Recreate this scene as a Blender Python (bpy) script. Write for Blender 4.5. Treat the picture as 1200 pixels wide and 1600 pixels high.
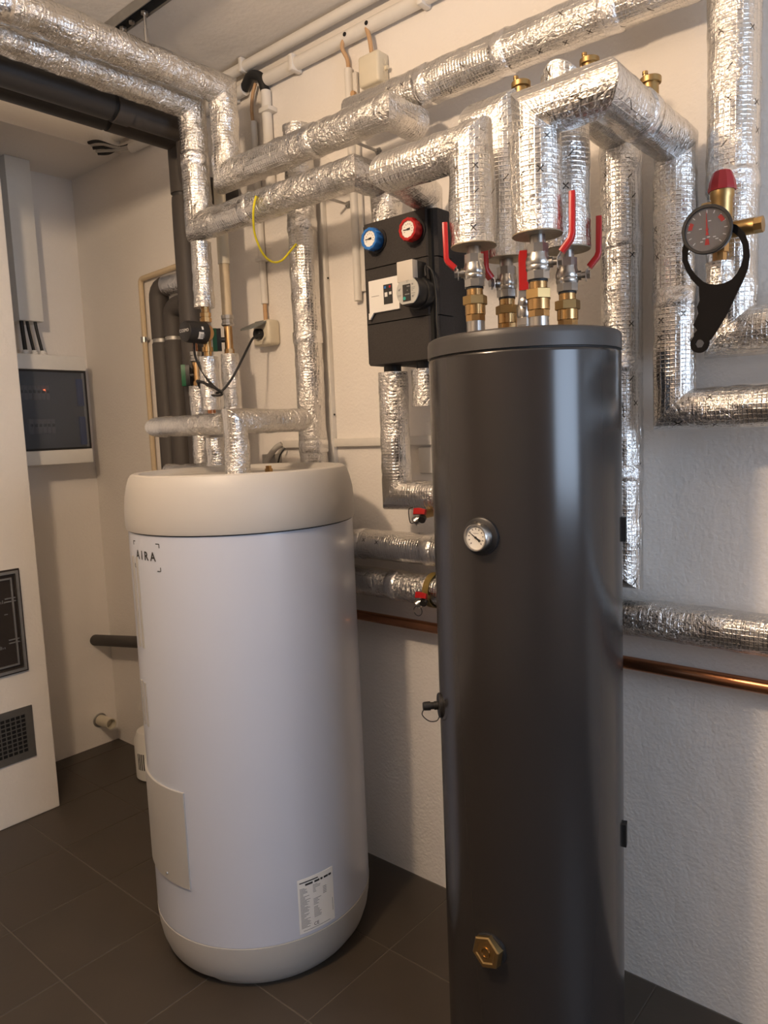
import bpy, bmesh, math, random
from mathutils import Vector, Matrix, noise
V = Vector
random.seed(7)
D = bpy.data
for o in list(D.objects): D.objects.remove(o)
scene = bpy.context.scene
COL = scene.collection
# ------------------------------------------------------------------ camera
FPX = 1146.2
CAM = V((3.148, -1.714, 1.42))
YAW, PITCH, ROLL = -0.709, 0.11151, 0.04093
_f = V((math.sin(YAW)*math.cos(PITCH), math.cos(YAW)*math.cos(PITCH), -math.sin(PITCH)))
_r0 = V((math.cos(YAW), -math.sin(YAW), 0)); _d0 = _f.cross(_r0)
_r = _r0*math.cos(ROLL) + _d0*math.sin(ROLL); _d = -_r0*math.sin(ROLL) + _d0*math.cos(ROLL)
cam_d = D.cameras.new('camera'); cam = D.objects.new('camera', cam_d); COL.objects.link(cam)
cam_d.sensor_fit = 'VERTICAL'; cam_d.sensor_height = 36.0; cam_d.lens = 36.0*FPX/1600.0
cam_d.clip_start = 0.02
M = Matrix((( _r.x, -_d.x, -_f.x, CAM.x), (_r.y, -_d.y, -_f.y, CAM.y), (_r.z, -_d.z, -_f.z, CAM.z), (0, 0, 0, 1)))
cam.matrix_world = M
scene.camera = cam
# ------------------------------------------------------------------ world, lights, exposure
vs = scene.view_settings
vs.view_transform = 'Standard'; vs.look = 'None'; vs.gamma = 1.0; vs.use_curve_mapping = False
vs.exposure = 0.0
world = D.worlds.new('world'); scene.world = world; world.use_nodes = True
bg = world.node_tree.nodes['Background']
bg.inputs[0].default_value = (0.62, 0.78, 1.0, 1); bg.inputs[1].default_value = 1.5

def area_light(name, loc, rot, sx, sy, power, color, shape='RECTANGLE'):
    l = D.lights.new(name, 'AREA'); l.shape = shape; l.size = sx; l.size_y = sy
    l.energy = power; l.color = color
    o = D.objects.new(name, l); COL.objects.link(o); o.location = loc; o.rotation_euler = rot
    return o
# daylight through the window in the right-hand wall
area_light('window_daylight', (5.0, -0.98, 1.52), (0, math.radians(90), 0), 1.05, 1.30, 36, (0.62, 0.77, 1.0))
LAMP = V((2.10, -1.65, 2.385)); LAMP_W = 66

# pixel -> point helpers (1200x1600 frame); the depth always comes from a plane of the room
def ray(px, py): return _r*((px-600)/FPX) + _d*((py-800)/FPX) + _f
def atY(px, py, y): d = ray(px, py); return CAM + d*((y-CAM.y)/d.y)
def atX(px, py, x): d = ray(px, py); return CAM + d*((x-CAM.x)/d.x)
def atZ(px, py, z): d = ray(px, py); return CAM + d*((z-CAM.z)/d.z)
def atH(px, py, dist): d = ray(px, py); return CAM + d*(dist/math.hypot(d.x, d.y))

# ------------------------------------------------------------------ materials
MATS = {}
def nodes_of(name):
    m = D.materials.new(name); m.use_nodes = True
    nt = m.node_tree; return m, nt, nt.nodes['Principled BSDF']
def N(nt, t, **kw):
    n = nt.nodes.new(t)
    for k, v in kw.items(): setattr(n, k, v)
    return n
def math_n(nt, op, a, b=None, c=None):
    n = nt.nodes.new('ShaderNodeMath'); n.operation = op
    for i, x in enumerate((a, b, c)):
        if x is None: continue
        if isinstance(x, (int, float)): n.inputs[i].default_value = x
        else: nt.links.new(x, n.inputs[i])
    return n.outputs[0]
def simple(name, col, rough=0.5, metal=0.0, nscale=40, namp=0.06, bump=0.0, bscale=200, coat=0.0, spec=0.5, rvar=0.0):
    """plain procedural material: slight tone variation and optional fine relief"""
    m, nt, p = nodes_of(name); L = nt.links
    tc = N(nt, 'ShaderNodeTexCoord'); nz = N(nt, 'ShaderNodeTexNoise'); nz.inputs['Scale'].default_value = nscale; nz.inputs['Detail'].default_value = 3
    L.new(tc.outputs['Object'], nz.inputs['Vector'])
    mx = N(nt, 'ShaderNodeMix', data_type='RGBA')
    mx.inputs[6].default_value = tuple(max(0, c*(1-namp)) for c in col)+(1,); mx.inputs[7].default_value = tuple(min(1, c*(1+namp)) for c in col)+(1,)
    L.new(nz.outputs['Fac'], mx.inputs[0]); L.new(mx.outputs[2], p.inputs['Base Color'])
    p.inputs['Roughness'].default_value = rough; p.inputs['Metallic'].default_value = metal
    p.inputs['Specular IOR Level'].default_value = spec
    if coat: p.inputs['Coat Weight'].default_value = coat; p.inputs['Coat Roughness'].default_value = 0.06
    if rvar:
        mr = N(nt, 'ShaderNodeMapRange'); mr.inputs[3].default_value = rough-rvar; mr.inputs[4].default_value = rough+rvar
        L.new(nz.outputs['Fac'], mr.inputs[0]); L.new(mr.outputs[0], p.inputs['Roughness'])
    if bump:
        n2 = N(nt, 'ShaderNodeTexNoise'); n2.inputs['Scale'].default_value = bscale; n2.inputs['Detail'].default_value = 4
        L.new(tc.outputs['Object'], n2.inputs['Vector'])
        b = N(nt, 'ShaderNodeBump'); b.inputs['Strength'].default_value = bump; b.inputs['Distance'].default_value = 0.002
        L.new(n2.outputs['Fac'], b.inputs['Height']); L.new(b.outputs[0], p.inputs['Normal'])
    MATS[name] = m; return m

def foil(name, grid=1.0, marks=True, crinkle=1.0, rough=0.2, col=(0.80, 0.785, 0.76)):
    """aluminium faced insulation: crinkled foil, glass scrim grid, sparse printed ticks"""
    m, nt, p = nodes_of(name); L = nt.links
    tc = N(nt, 'ShaderNodeTexCoord')
    # crinkles
    n1 = N(nt, 'ShaderNodeTexNoise'); n1.inputs['Scale'].default_value = 95; n1.inputs['Detail'].default_value = 5; n1.inputs['Roughness'].default_value = 0.6; n1.inputs['Distortion'].default_value = 1.6
    L.new(tc.outputs['Object'], n1.inputs['Vector'])
    nd = N(nt, 'ShaderNodeTexNoise'); nd.inputs['Scale'].default_value = 14; nd.inputs['Detail'].default_value = 2
    L.new(tc.outputs['Object'], nd.inputs['Vector'])
    vm = N(nt, 'ShaderNodeVectorMath', operation='MULTIPLY_ADD'); vm.inputs[1].default_value = (0.09, 0.09, 0.09)
    L.new(nd.outputs['Color'], vm.inputs[0]); L.new(tc.outputs['Object'], vm.inputs[2])
    vo = N(nt, 'ShaderNodeTexVoronoi', feature='F1'); vo.inputs['Scale'].default_value = 62
    L.new(vm.outputs[0], vo.inputs['Vector'])
    # patches of smooth and of crumpled foil
    npch = N(nt, 'ShaderNodeTexNoise'); npch.inputs['Scale'].default_value = 9; npch.inputs['Detail'].default_value = 1
    L.new(tc.outputs['Object'], npch.inputs['Vector'])
    pat = N(nt, 'ShaderNodeMapRange'); pat.inputs[1].default_value = 0.42; pat.inputs[2].default_value = 0.66; pat.inputs[3].default_value = 0.25; pat.inputs[4].default_value = 1.0
    L.new(npch.outputs['Fac'], pat.inputs[0])
    cr = math_n(nt, 'ADD', math_n(nt, 'MULTIPLY', n1.outputs['Fac'], 0.9), math_n(nt, 'MULTIPLY', vo.outputs['Distance'], 0.7))
    v2 = N(nt, 'ShaderNodeTexVoronoi', feature='DISTANCE_TO_EDGE'); v2.inputs['Scale'].default_value = 30
    L.new(vm.outputs[0], v2.inputs['Vector'])
    ed = math_n(nt, 'MINIMUM', v2.outputs['Distance'], 0.10)
    cr = math_n(nt, 'ADD', cr, math_n(nt, 'MULTIPLY', ed, 2.8))
    cr = math_n(nt, 'MULTIPLY', cr, pat.outputs[0])
    b1 = N(nt, 'ShaderNodeBump'); b1.inputs['Strength'].default_value = 0.75*crinkle; b1.inputs['Distance'].default_value = 0.006
    L.new(cr, b1.inputs['Height'])
    last = b1
    sx = N(nt, 'ShaderNodeSeparateXYZ'); L.new(tc.outputs['UV'], sx.inputs[0])
    base = col
    colout = None
    if grid:
        def line(o, sp, w):
            fr = math_n(nt, 'PINGPONG', o, sp/2)
            return math_n(nt, 'MAXIMUM', math_n(nt, 'SUBTRACT', 1.0, math_n(nt, 'DIVIDE', fr, w)), 0.0)
        gm = math_n(nt, 'MAXIMUM', line(sx.outputs[0], 0.0105, 0.0016), line(sx.outputs[1], 0.0085, 0.0018))
        b2 = N(nt, 'ShaderNodeBump'); b2.inputs['Strength'].default_value = 0.8*grid; b2.inputs['Distance'].default_value = 0.0016
        L.new(gm, b2.inputs['Height']); L.new(b1.outputs[0], b2.inputs['Normal']); last = b2
    L.new(last.outputs[0], p.inputs['Normal'])
    nt2 = N(nt, 'ShaderNodeMix', data_type='RGBA')
    nt2.inputs[6].default_value = tuple(c*0.86 for c in col)+(1,); nt2.inputs[7].default_value = tuple(min(1, c*1.04) for c in col)+(1,)
    L.new(npch.outputs['Fac'], nt2.inputs[0]); colout = nt2.outputs[2]
    if marks:
        sc = 1/0.062
        u = math_n(nt, 'MULTIPLY', sx.outputs[0], sc); v = math_n(nt, 'MULTIPLY', sx.outputs[1], sc)
        fu = math_n(nt, 'SUBTRACT', math_n(nt, 'FRACT', u), 0.5); fv = math_n(nt, 'SUBTRACT', math_n(nt, 'FRACT', v), 0.5)
        cb = N(nt, 'ShaderNodeCombineXYZ'); L.new(math_n(nt, 'FLOOR', u), cb.inputs[0]); L.new(math_n(nt, 'FLOOR', v), cb.inputs[1])
        oi = N(nt, 'ShaderNodeObjectInfo'); L.new(oi.outputs['Random'], cb.inputs[2])
        wn = N(nt, 'ShaderNodeTexWhiteNoise'); wn.noise_dimensions = '3D'; L.new(cb.outputs[0], wn.inputs['Vector'])
        sc2 = N(nt, 'ShaderNodeSeparateColor'); L.new(wn.outputs['Color'], sc2.inputs[0])
        fu = math_n(nt, 'ADD', fu, math_n(nt, 'MULTIPLY_ADD', sc2.outputs[0], 0.5, -0.25))
        fv = math_n(nt, 'ADD', fv, math_n(nt, 'MULTIPLY_ADD', sc2.outputs[1], 0.5, -0.25))
        ext = math_n(nt, 'LESS_THAN', math_n(nt, 'MAXIMUM', math_n(nt, 'ABSOLUTE', fu), math_n(nt, 'ABSOLUTE', fv)), 0.095)
        d1 = math_n(nt, 'LESS_THAN', math_n(nt, 'ABSOLUTE', math_n(nt, 'SUBTRACT', fu, fv)), 0.026)
        d2 = math_n(nt, 'LESS_THAN', math_n(nt, 'ABSOLUTE', math_n(nt, 'ADD', fu, fv)), 0.026)
        d2 = math_n(nt, 'MULTIPLY', d2, math_n(nt, 'GREATER_THAN', sc2.outputs[2], 0.62))
        mk = math_n(nt, 'MULTIPLY', math_n(nt, 'MAXIMUM', d1, d2), ext)
        mk = math_n(nt, 'MULTIPLY', mk, math_n(nt, 'GREATER_THAN', sc2.outputs[2], 0.30))
        mk = math_n(nt, 'MULTIPLY', mk, 0.92)
        m3 = N(nt, 'ShaderNodeMix', data_type='RGBA'); L.new(mk, m3.inputs[0]); L.new(colout, m3.inputs[6]); m3.inputs[7].default_value = (0.10, 0.09, 0.08, 1); colout = m3.outputs[2]
    L.new(colout, p.inputs['Base Color'])
    p.inputs['Metallic'].default_value = 1.0
    mr = N(nt, 'ShaderNodeMapRange'); mr.inputs[3].default_value = rough-0.06; mr.inputs[4].default_value = rough+0.10
    L.new(n1.outputs['Fac'], mr.inputs[0]); L.new(mr.outputs[0], p.inputs['Roughness'])
    MATS[name] = m; return m

def plaster(name, col, bump=0.35, scale=160, stain=0.05):
    m, nt, p = nodes_of(name); L = nt.links
    tc = N(nt, 'ShaderNodeTexCoord')
    n1 = N(nt, 'ShaderNodeTexNoise'); n1.inputs['Scale'].default_value = 2.2; n1.inputs['Detail'].default_value = 5; L.new(tc.outputs['Object'], n1.inputs['Vector'])
    mx = N(nt, 'ShaderNodeMix', data_type='RGBA'); mx.inputs[6].default_value = tuple(c*(1-stain) for c in col)+(1,); mx.inputs[7].default_value = tuple(min(1, c*(1+stain)) for c in col)+(1,)
    L.new(n1.outputs['Fac'], mx.inputs[0]); L.new(mx.outputs[2], p.inputs['Base Color'])
    n2 = N(nt, 'ShaderNodeTexNoise'); n2.inputs['Scale'].default_value = scale; n2.inputs['Detail'].default_value = 3; L.new(tc.outputs['Object'], n2.inputs['Vector'])
    n3 = N(nt, 'ShaderNodeTexNoise'); n3.inputs['Scale'].default_value = 12; n3.inputs['Detail'].default_value = 4; L.new(tc.outputs['Object'], n3.inputs['Vector'])
    h = math_n(nt, 'ADD', n2.outputs['Fac'], math_n(nt, 'MULTIPLY', n3.outputs['Fac'], 2.0))
    b = N(nt, 'ShaderNodeBump'); b.inputs['Strength'].default_value = bump; b.inputs['Distance'].default_value = 0.003
    L.new(h, b.inputs['Height']); L.new(b.outputs[0], p.inputs['Normal'])
    p.inputs['Roughness'].default_value = 0.85; p.inputs['Specular IOR Level'].default_value = 0.25
    MATS[name] = m; return m

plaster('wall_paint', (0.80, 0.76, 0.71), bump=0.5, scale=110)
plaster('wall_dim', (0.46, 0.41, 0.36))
plaster('chimney_paint', (0.78, 0.735, 0.67), bump=0.6, scale=70)
plaster('ceiling_paint', (0.85, 0.80, 0.73), bump=0.4, scale=60)
simple('tile', (0.052, 0.041, 0.031), rough=0.42, nscale=6, namp=0.25, bump=0.12, bscale=60, rvar=0.08)
simple('grout', (0.13, 0.11, 0.09), rough=0.9)
foil('foil', grid=0.42, marks=False, crinkle=1.0)
foil('foil_print', grid=0.45, marks=True, crinkle=0.62)
foil('foil_tape', grid=0.0, marks=False, crinkle=0.8, rough=0.20, col=(0.88, 0.87, 0.86))
simple('wool_end', (0.30, 0.25, 0.17), rough=0.55, metal=0.35, nscale=120, namp=0.3, bump=0.4)
simple('grey_foam', (0.060, 0.052, 0.047), rough=0.62, bump=0.15, bscale=300)
simple('grey_foam_dark', (0.030, 0.028, 0.028), rough=0.5)
simple('tank_white', (0.52, 0.555, 0.645), rough=0.30, namp=0.012, nscale=3, coat=0.35)
simple('lid_cream', (0.46, 0.44, 0.41), rough=0.5, namp=0.02, nscale=3)
simple('base_white', (0.44, 0.43, 0.41), rough=0.45, namp=0.02)
simple('panel_grey', (0.42, 0.41, 0.39), rough=0.4, namp=0.02)
simple('tank_dark', (0.028, 0.025, 0.024), rough=0.20, namp=0.03, nscale=5, spec=0.55)
simple('lid_dark', (0.045, 0.042, 0.041), rough=0.42, namp=0.03, nscale=5)
simple('seam_black', (0.01, 0.01, 0.01), rough=0.6)
simple('black_plastic', (0.016, 0.015, 0.015), rough=0.42)
simple('wrench_black', (0.006, 0.005, 0.005), rough=0.75, spec=0.15)
simple('black_rubber', (0.012, 0.012, 0.012), rough=0.55)
simple('epp_black', (0.030, 0.026, 0.024), rough=0.8, nscale=260, namp=0.35, bump=0.35, bscale=260)
simple('brass', (0.54, 0.34, 0.15), rough=0.26, metal=1.0, namp=0.1)
simple('brass_dull', (0.42, 0.28, 0.12), rough=0.38, metal=1.0, namp=0.15)
simple('nickel', (0.50, 0.48, 0.45), rough=0.28, metal=1.0, namp=0.08)
simple('steel', (0.55, 0.54, 0.53), rough=0.3, metal=1.0)
simple('steel_dull', (0.40, 0.39, 0.37), rough=0.5, metal=0.9, nscale=25, namp=0.2)
simple('copper', (0.50, 0.23, 0.12), rough=0.27, metal=1.0, nscale=12, namp=0.22)
simple('copper_brass', (0.58, 0.36, 0.17), rough=0.33, metal=1.0, namp=0.15)
simple('red_plastic', (0.42, 0.012, 0.012), rough=0.34, namp=0.05)
simple('red_dark', (0.34, 0.016, 0.022), rough=0.42, namp=0.05)
simple('blue_plastic', (0.020, 0.15, 0.50), rough=0.4, namp=0.05)
simple('green_plastic', (0.012, 0.12, 0.050), rough=0.42, namp=0.05)
simple('white_plastic', (0.74, 0.72, 0.67), rough=0.42, namp=0.03)
simple('cream_plastic', (0.66, 0.60, 0.47), rough=0.42, namp=0.05)
simple('old_cream', (0.62, 0.50, 0.33), rough=0.5, namp=0.10)
simple('conduit_white', (0.70, 0.67, 0.62), rough=0.5, namp=0.05)
simple('cable_tan', (0.50, 0.31, 0.16), rough=0.55, namp=0.1)
simple('cable_grey', (0.40, 0.38, 0.35), rough=0.5)
simple('wire_yellow', (0.72, 0.62, 0.02), rough=0.42, nscale=30, namp=0.12)
simple('lid_grey', (0.17, 0.18, 0.17), rough=0.5)
simple('paper_white', (0.78, 0.77, 0.74), rough=0.55, namp=0.02)
simple('dial_white', (0.80, 0.78, 0.74), rough=0.5, namp=0.02)
simple('dial_grey', (0.24, 0.22, 0.21), rough=0.5, namp=0.03)
simple('print_black', (0.02, 0.02, 0.02), rough=0.6)
simple('print_grey', (0.22, 0.22, 0.22), rough=0.6)
simple('print_white', (0.75, 0.75, 0.74), rough=0.5)
simple('print_red', (0.55, 0.05, 0.04), rough=0.5)
simple('pump_face', (0.47, 0.47, 0.44), rough=0.4, namp=0.03)
simple('pump_cap', (0.60, 0.56, 0.50), rough=0.42, namp=0.03)
simple('teal', (0.03, 0.34, 0.29), rough=0.4)
simple('door_metal', (0.062, 0.050, 0.042), rough=0.42, metal=0.6, namp=0.15, nscale=20, bump=0.1)
simple('grille_metal', (0.20, 0.19, 0.17), rough=0.5, metal=0.7, namp=0.15)
simple('breaker_grey', (0.17, 0.17, 0.175), rough=0.5)
simple('terminal_blue', (0.03, 0.12, 0.45), rough=0.4)
simple('strap_brown', (0.20, 0.14, 0.035), rough=0.5, nscale=90, namp=0.3)
simple('dark_inside', (0.006, 0.006, 0.006), rough=0.9)
def smoked():
    m, nt, p = nodes_of('smoked_glass')
    p.inputs['Base Color'].default_value = (0.42, 0.45, 0.50, 1); p.inputs['Roughness'].default_value = 0.05
    p.inputs['Transmission Weight'].default_value = 0.85; p.inputs['IOR'].default_value = 1.12; p.inputs['Specular IOR Level'].default_value = 0.8
    MATS['smoked_glass'] = m
    m, nt, p = nodes_of('clear_glass')
    p.inputs['Base Color'].default_value = (0.95, 0.95, 0.95, 1); p.inputs['Roughness'].default_value = 0.03
    p.inputs['Transmission Weight'].default_value = 1.0; p.inputs['IOR'].default_value = 1.1
    MATS['clear_glass'] = m
    for n, c, s in (('led_red', (1.0, 0.12, 0.03), 9), ('lamp_glow', (1.0, 0.80, 0.58), 4)):
        m, nt, p = nodes_of(n); p.inputs['Base Color'].default_value = c+(1,)
        p.inputs['Emission Color'].default_value = c+(1,); p.inputs['Emission Strength'].default_value = s; MATS[n] = m
smoked()

# ------------------------------------------------------------------ mesh builder
ORG = {}
def basis(ax):
    ax = ax.normalized(); h = V((0, 0, 1)) if abs(ax.z) < 0.9 else V((1, 0, 0))
    n = h.cross(ax).normalized(); return ax, n, ax.cross(n).normalized()
class MB:
    def __init__(s): s.v = []; s.f = []; s.uv = None
    def add(s, vs_, fs):
        b = len(s.v); s.v += [V(x) for x in vs_]; s.f += [tuple(i+b for i in f) for f in fs]; return s
    def box(s, a, b, bev=0.0, seg=2):
        a, b = V(a), V(b); bm = bmesh.new(); bmesh.ops.create_cube(bm, size=1)
        c = (a+b)/2; d = b-a
        for v in bm.verts: v.co = V((c.x+v.co.x*d.x, c.y+v.co.y*d.y, c.z+v.co.z*d.z))
        if bev: bmesh.ops.bevel(bm, geom=list(bm.edges), offset=bev, segments=seg, profile=0.5, affect='EDGES')
        bm.verts.index_update(); s.add([v.co.copy() for v in bm.verts], [[v.index for v in f.verts] for f in bm.faces]); bm.free(); return s
    def lathe(s, prof, o, ax=(0, 0, 1), seg=32, phase=0.0, rip=None, caps=True):
        o = V(o); ax, n, b = basis(V(ax)); vs_, fs, rows = [], [], []
        for (h, r) in prof:
            if r <= 1e-6: rows.append([len(vs_)]); vs_.append(o+ax*h); continue
            row = []
            for k in range(seg):
                a = phase + 2*math.pi*k/seg; rr = r*(rip(a, h) if rip else 1)
                row.append(len(vs_)); vs_.append(o + ax*h + (n*math.cos(a)+b*math.sin(a))*rr)
            rows.append(row)
        for A, B in zip(rows, rows[1:]):
            if len(A) == 1 and len(B) == 1: continue
            if len(A) == 1: fs += [(A[0], B[(k+1) % seg], B[k])[::-1] for k in range(seg)]
            elif len(B) == 1: fs += [(A[k], A[(k+1) % seg], B[0]) for k in range(seg)]
            else: fs += [(A[k], A[(k+1) % seg], B[(k+1) % seg], B[k]) for k in range(seg)]
        if caps:
            if len(rows[0]) > 1: fs.append(tuple(rows[0][::-1]))
            if len(rows[-1]) > 1: fs.append(tuple(rows[-1]))
        return s.add(vs_, fs)
    def cyl(s, p0, p1, r, r1=None, seg=24, phase=0.0):
        p0, p1 = V(p0), V(p1); d = p1-p0
        return s.lathe([(0, r), (d.length, r if r1 is None else r1)], p0, d, seg, phase)
    def prism(s, pts, o, ux, uy, t):
        o, ux, uy = V(o), V(ux).normalized(), V(uy).normalized(); n = ux.cross(uy); k = len(pts)
        lo = [o+ux*x+uy*y for x, y in pts]; hi = [p+n*t for p in lo]
        return s.add(lo+hi, [tuple(range(k))[::-1], tuple(range(k, 2*k))] + [(i, (i+1) % k, (i+1) % k+k, i+k) for i in range(k)])
    def ring(s, outer, inner, o, ux, uy, t):
        o, ux, uy = V(o), V(ux).normalized(), V(uy).normalized(); n = ux.cross(uy); k = len(outer)
        a = [o+ux*x+uy*y for x, y in outer]; b = [o+ux*x+uy*y for x, y in inner]
        vs_ = a + b + [p+n*t for p in a] + [p+n*t for p in b]; fs = []
        for i in range(k):
            j = (i+1) % k
            fs += [(i, j, j+k, i+k)[::-1], (i+2*k, j+2*k, j+3*k, i+3*k), (i, j, j+2*k, i+2*k), (i+k, j+k, j+3*k, i+3*k)[::-1]]
        return s.add(vs_, fs)
    def tube(s, path, r, seg=10, closed=False, sub=0):
        P = [V(p) for p in path]
        if sub: P = smooth_path(P, sub)
        d0 = (P[1]-P[0]).normalized(); _, n, b = basis(d0); vs_, fs, rows = [], [], []
        prev = d0
        for i, p in enumerate(P):
            d = ((P[min(i+1, len(P)-1)]-P[max(i-1, 0)])).normalized()
            q = prev.rotation_difference(d); n = q @ n; n = (n - d*n.dot(d)).normalized(); b = d.cross(n); prev = d
            rr = r[i] if isinstance(r, (list, tuple)) else r
            rows.append([len(vs_)+k for k in range(seg)])
            vs_ += [p + (n*math.cos(2*math.pi*k/seg)+b*math.sin(2*math.pi*k/seg))*rr for k in range(seg)]
        for A, B in zip(rows, rows[1:]): fs += [(A[k], A[(k+1) % seg], B[(k+1) % seg], B[k]) for k in range(seg)]
        fs += [tuple(rows[0][::-1]), tuple(rows[-1])]
        return s.add(vs_, fs)
    def bar(s, path, wdir, w, t):
        """flat bar with rounded edges following a path"""
        P = [V(p) for p in path]; wd = V(wdir).normalized(); vs_, fs, rows = [], [], []
        sec = [(-.5, -.25), (-.42, -.5), (.42, -.5), (.5, -.25), (.5, .25), (.42, .5), (-.42, .5), (-.5, .25)]; m = len(sec)
        for i, p in enumerate(P):
            if i == 0: d = (P[1]-P[0]).normalized()
            elif i == len(P)-1: d = (P[-1]-P[-2]).normalized()
            else: d = ((P[i+1]-P[i]).normalized()+(P[i]-P[i-1]).normalized()).normalized()
            n = d.cross(wd).normalized(); ww = w*(0.8 if i == len(P)-1 else 1)
            rows.append([len(vs_)+k for k in range(m)]); vs_ += [p + wd*(a*ww) + n*(b*t) for a, b in sec]
        for A, B in zip(rows, rows[1:]): fs += [(A[k], A[(k+1) % m], B[(k+1) % m], B[k]) for k in range(m)]
        fs += [tuple(rows[0][::-1]), tuple(rows[-1])]
        return s.add(vs_, fs)
    def build(s, name, mat, parent=None, smooth=40, origin=None):
        lo = V((min(v.x for v in s.v), min(v.y for v in s.v), min(v.z for v in s.v))); hi = V((max(v.x for v in s.v), max(v.y for v in s.v), max(v.z for v in s.v)))
        og = V(origin) if origin is not None else V(((lo.x+hi.x)/2, (lo.y+hi.y)/2, lo.z))
        me = D.meshes.new(name); me.from_pydata([v-og for v in s.v], [], s.f)
        if s.uv:
            uvl = me.uv_layers.new(name='UVMap'); flat = [c for f in s.uv for q in f for c in q]; uvl.data.foreach_set('uv', flat)
        bm = bmesh.new(); bm.from_mesh(me); bmesh.ops.recalc_face_normals(bm, faces=bm.faces); bm.to_mesh(me); bm.free()
        if smooth:
            me.polygons.foreach_set('use_smooth', [True]*len(me.polygons)); me.set_sharp_from_angle(angle=math.radians(smooth))
        me.materials.append(MATS[mat] if isinstance(mat, str) else mat)
        o = D.objects.new(name, me); COL.objects.link(o)
        if parent is not None: o.parent = parent; o.location = og - ORG[parent]
        else: o.location = og
        ORG[o] = og; return o
def smooth_path(P, n):
    out = []
    for i in range(len(P)-1):
        a, b, c, d = P[max(i-1, 0)], P[i], P[i+1], P[min(i+2, len(P)-1)]
        for k in range(n):
            t = k/n; out.append(0.5*((2*b)+(c-a)*t+(2*a-5*b+4*c-d)*t*t+(-a+3*b-3*c+d)*t**3))
    return out+[P[-1]]
def thing(name, label, cat, loc, group=None):
    o = D.objects.new(name, None); o.empty_display_size = 0.05; COL.objects.link(o); o.location = V(loc); ORG[o] = V(loc)
    return tag(o, label, cat, group)
def tag(o, label, cat, group=None):
    o['label'] = label; o['category'] = cat
    if group: o['group'] = group
    return o
def struct(o, label=None):
    o['kind'] = 'structure'
    if label: o['label'] = label
    return o
def text_mb(txt, size, bold=0.0):
    c = D.curves.new('txt', 'FONT'); c.body = txt; c.size = size; c.align_x = 'CENTER'; c.align_y = 'CENTER'; c.resolution_u = 2; c.offset = bold
    o = D.objects.new('txt', c); COL.objects.link(o); dg = bpy.context.evaluated_depsgraph_get(); dg.update()
    me = o.evaluated_get(dg).to_mesh(); r = ([v.co.copy() for v in me.vertices], [tuple(p.vertices) for p in me.polygons])
    o.evaluated_get(dg).to_mesh_clear(); D.objects.remove(o); D.curves.remove(c); return r
def text_on(txt, size, o, ux, uy, name, mat, parent):
    vs_, fs = text_mb(txt, size); o, ux, uy = V(o), V(ux).normalized(), V(uy).normalized()
    return MB().add([o+ux*v.x+uy*v.y for v in vs_], fs).build(name, mat, parent, smooth=0)
def circle(r, n=32, cx=0, cy=0, ph=0): return [(cx+r*math.cos(ph+2*math.pi*k/n), cy+r*math.sin(ph+2*math.pi*k/n)) for k in range(n)]

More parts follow.
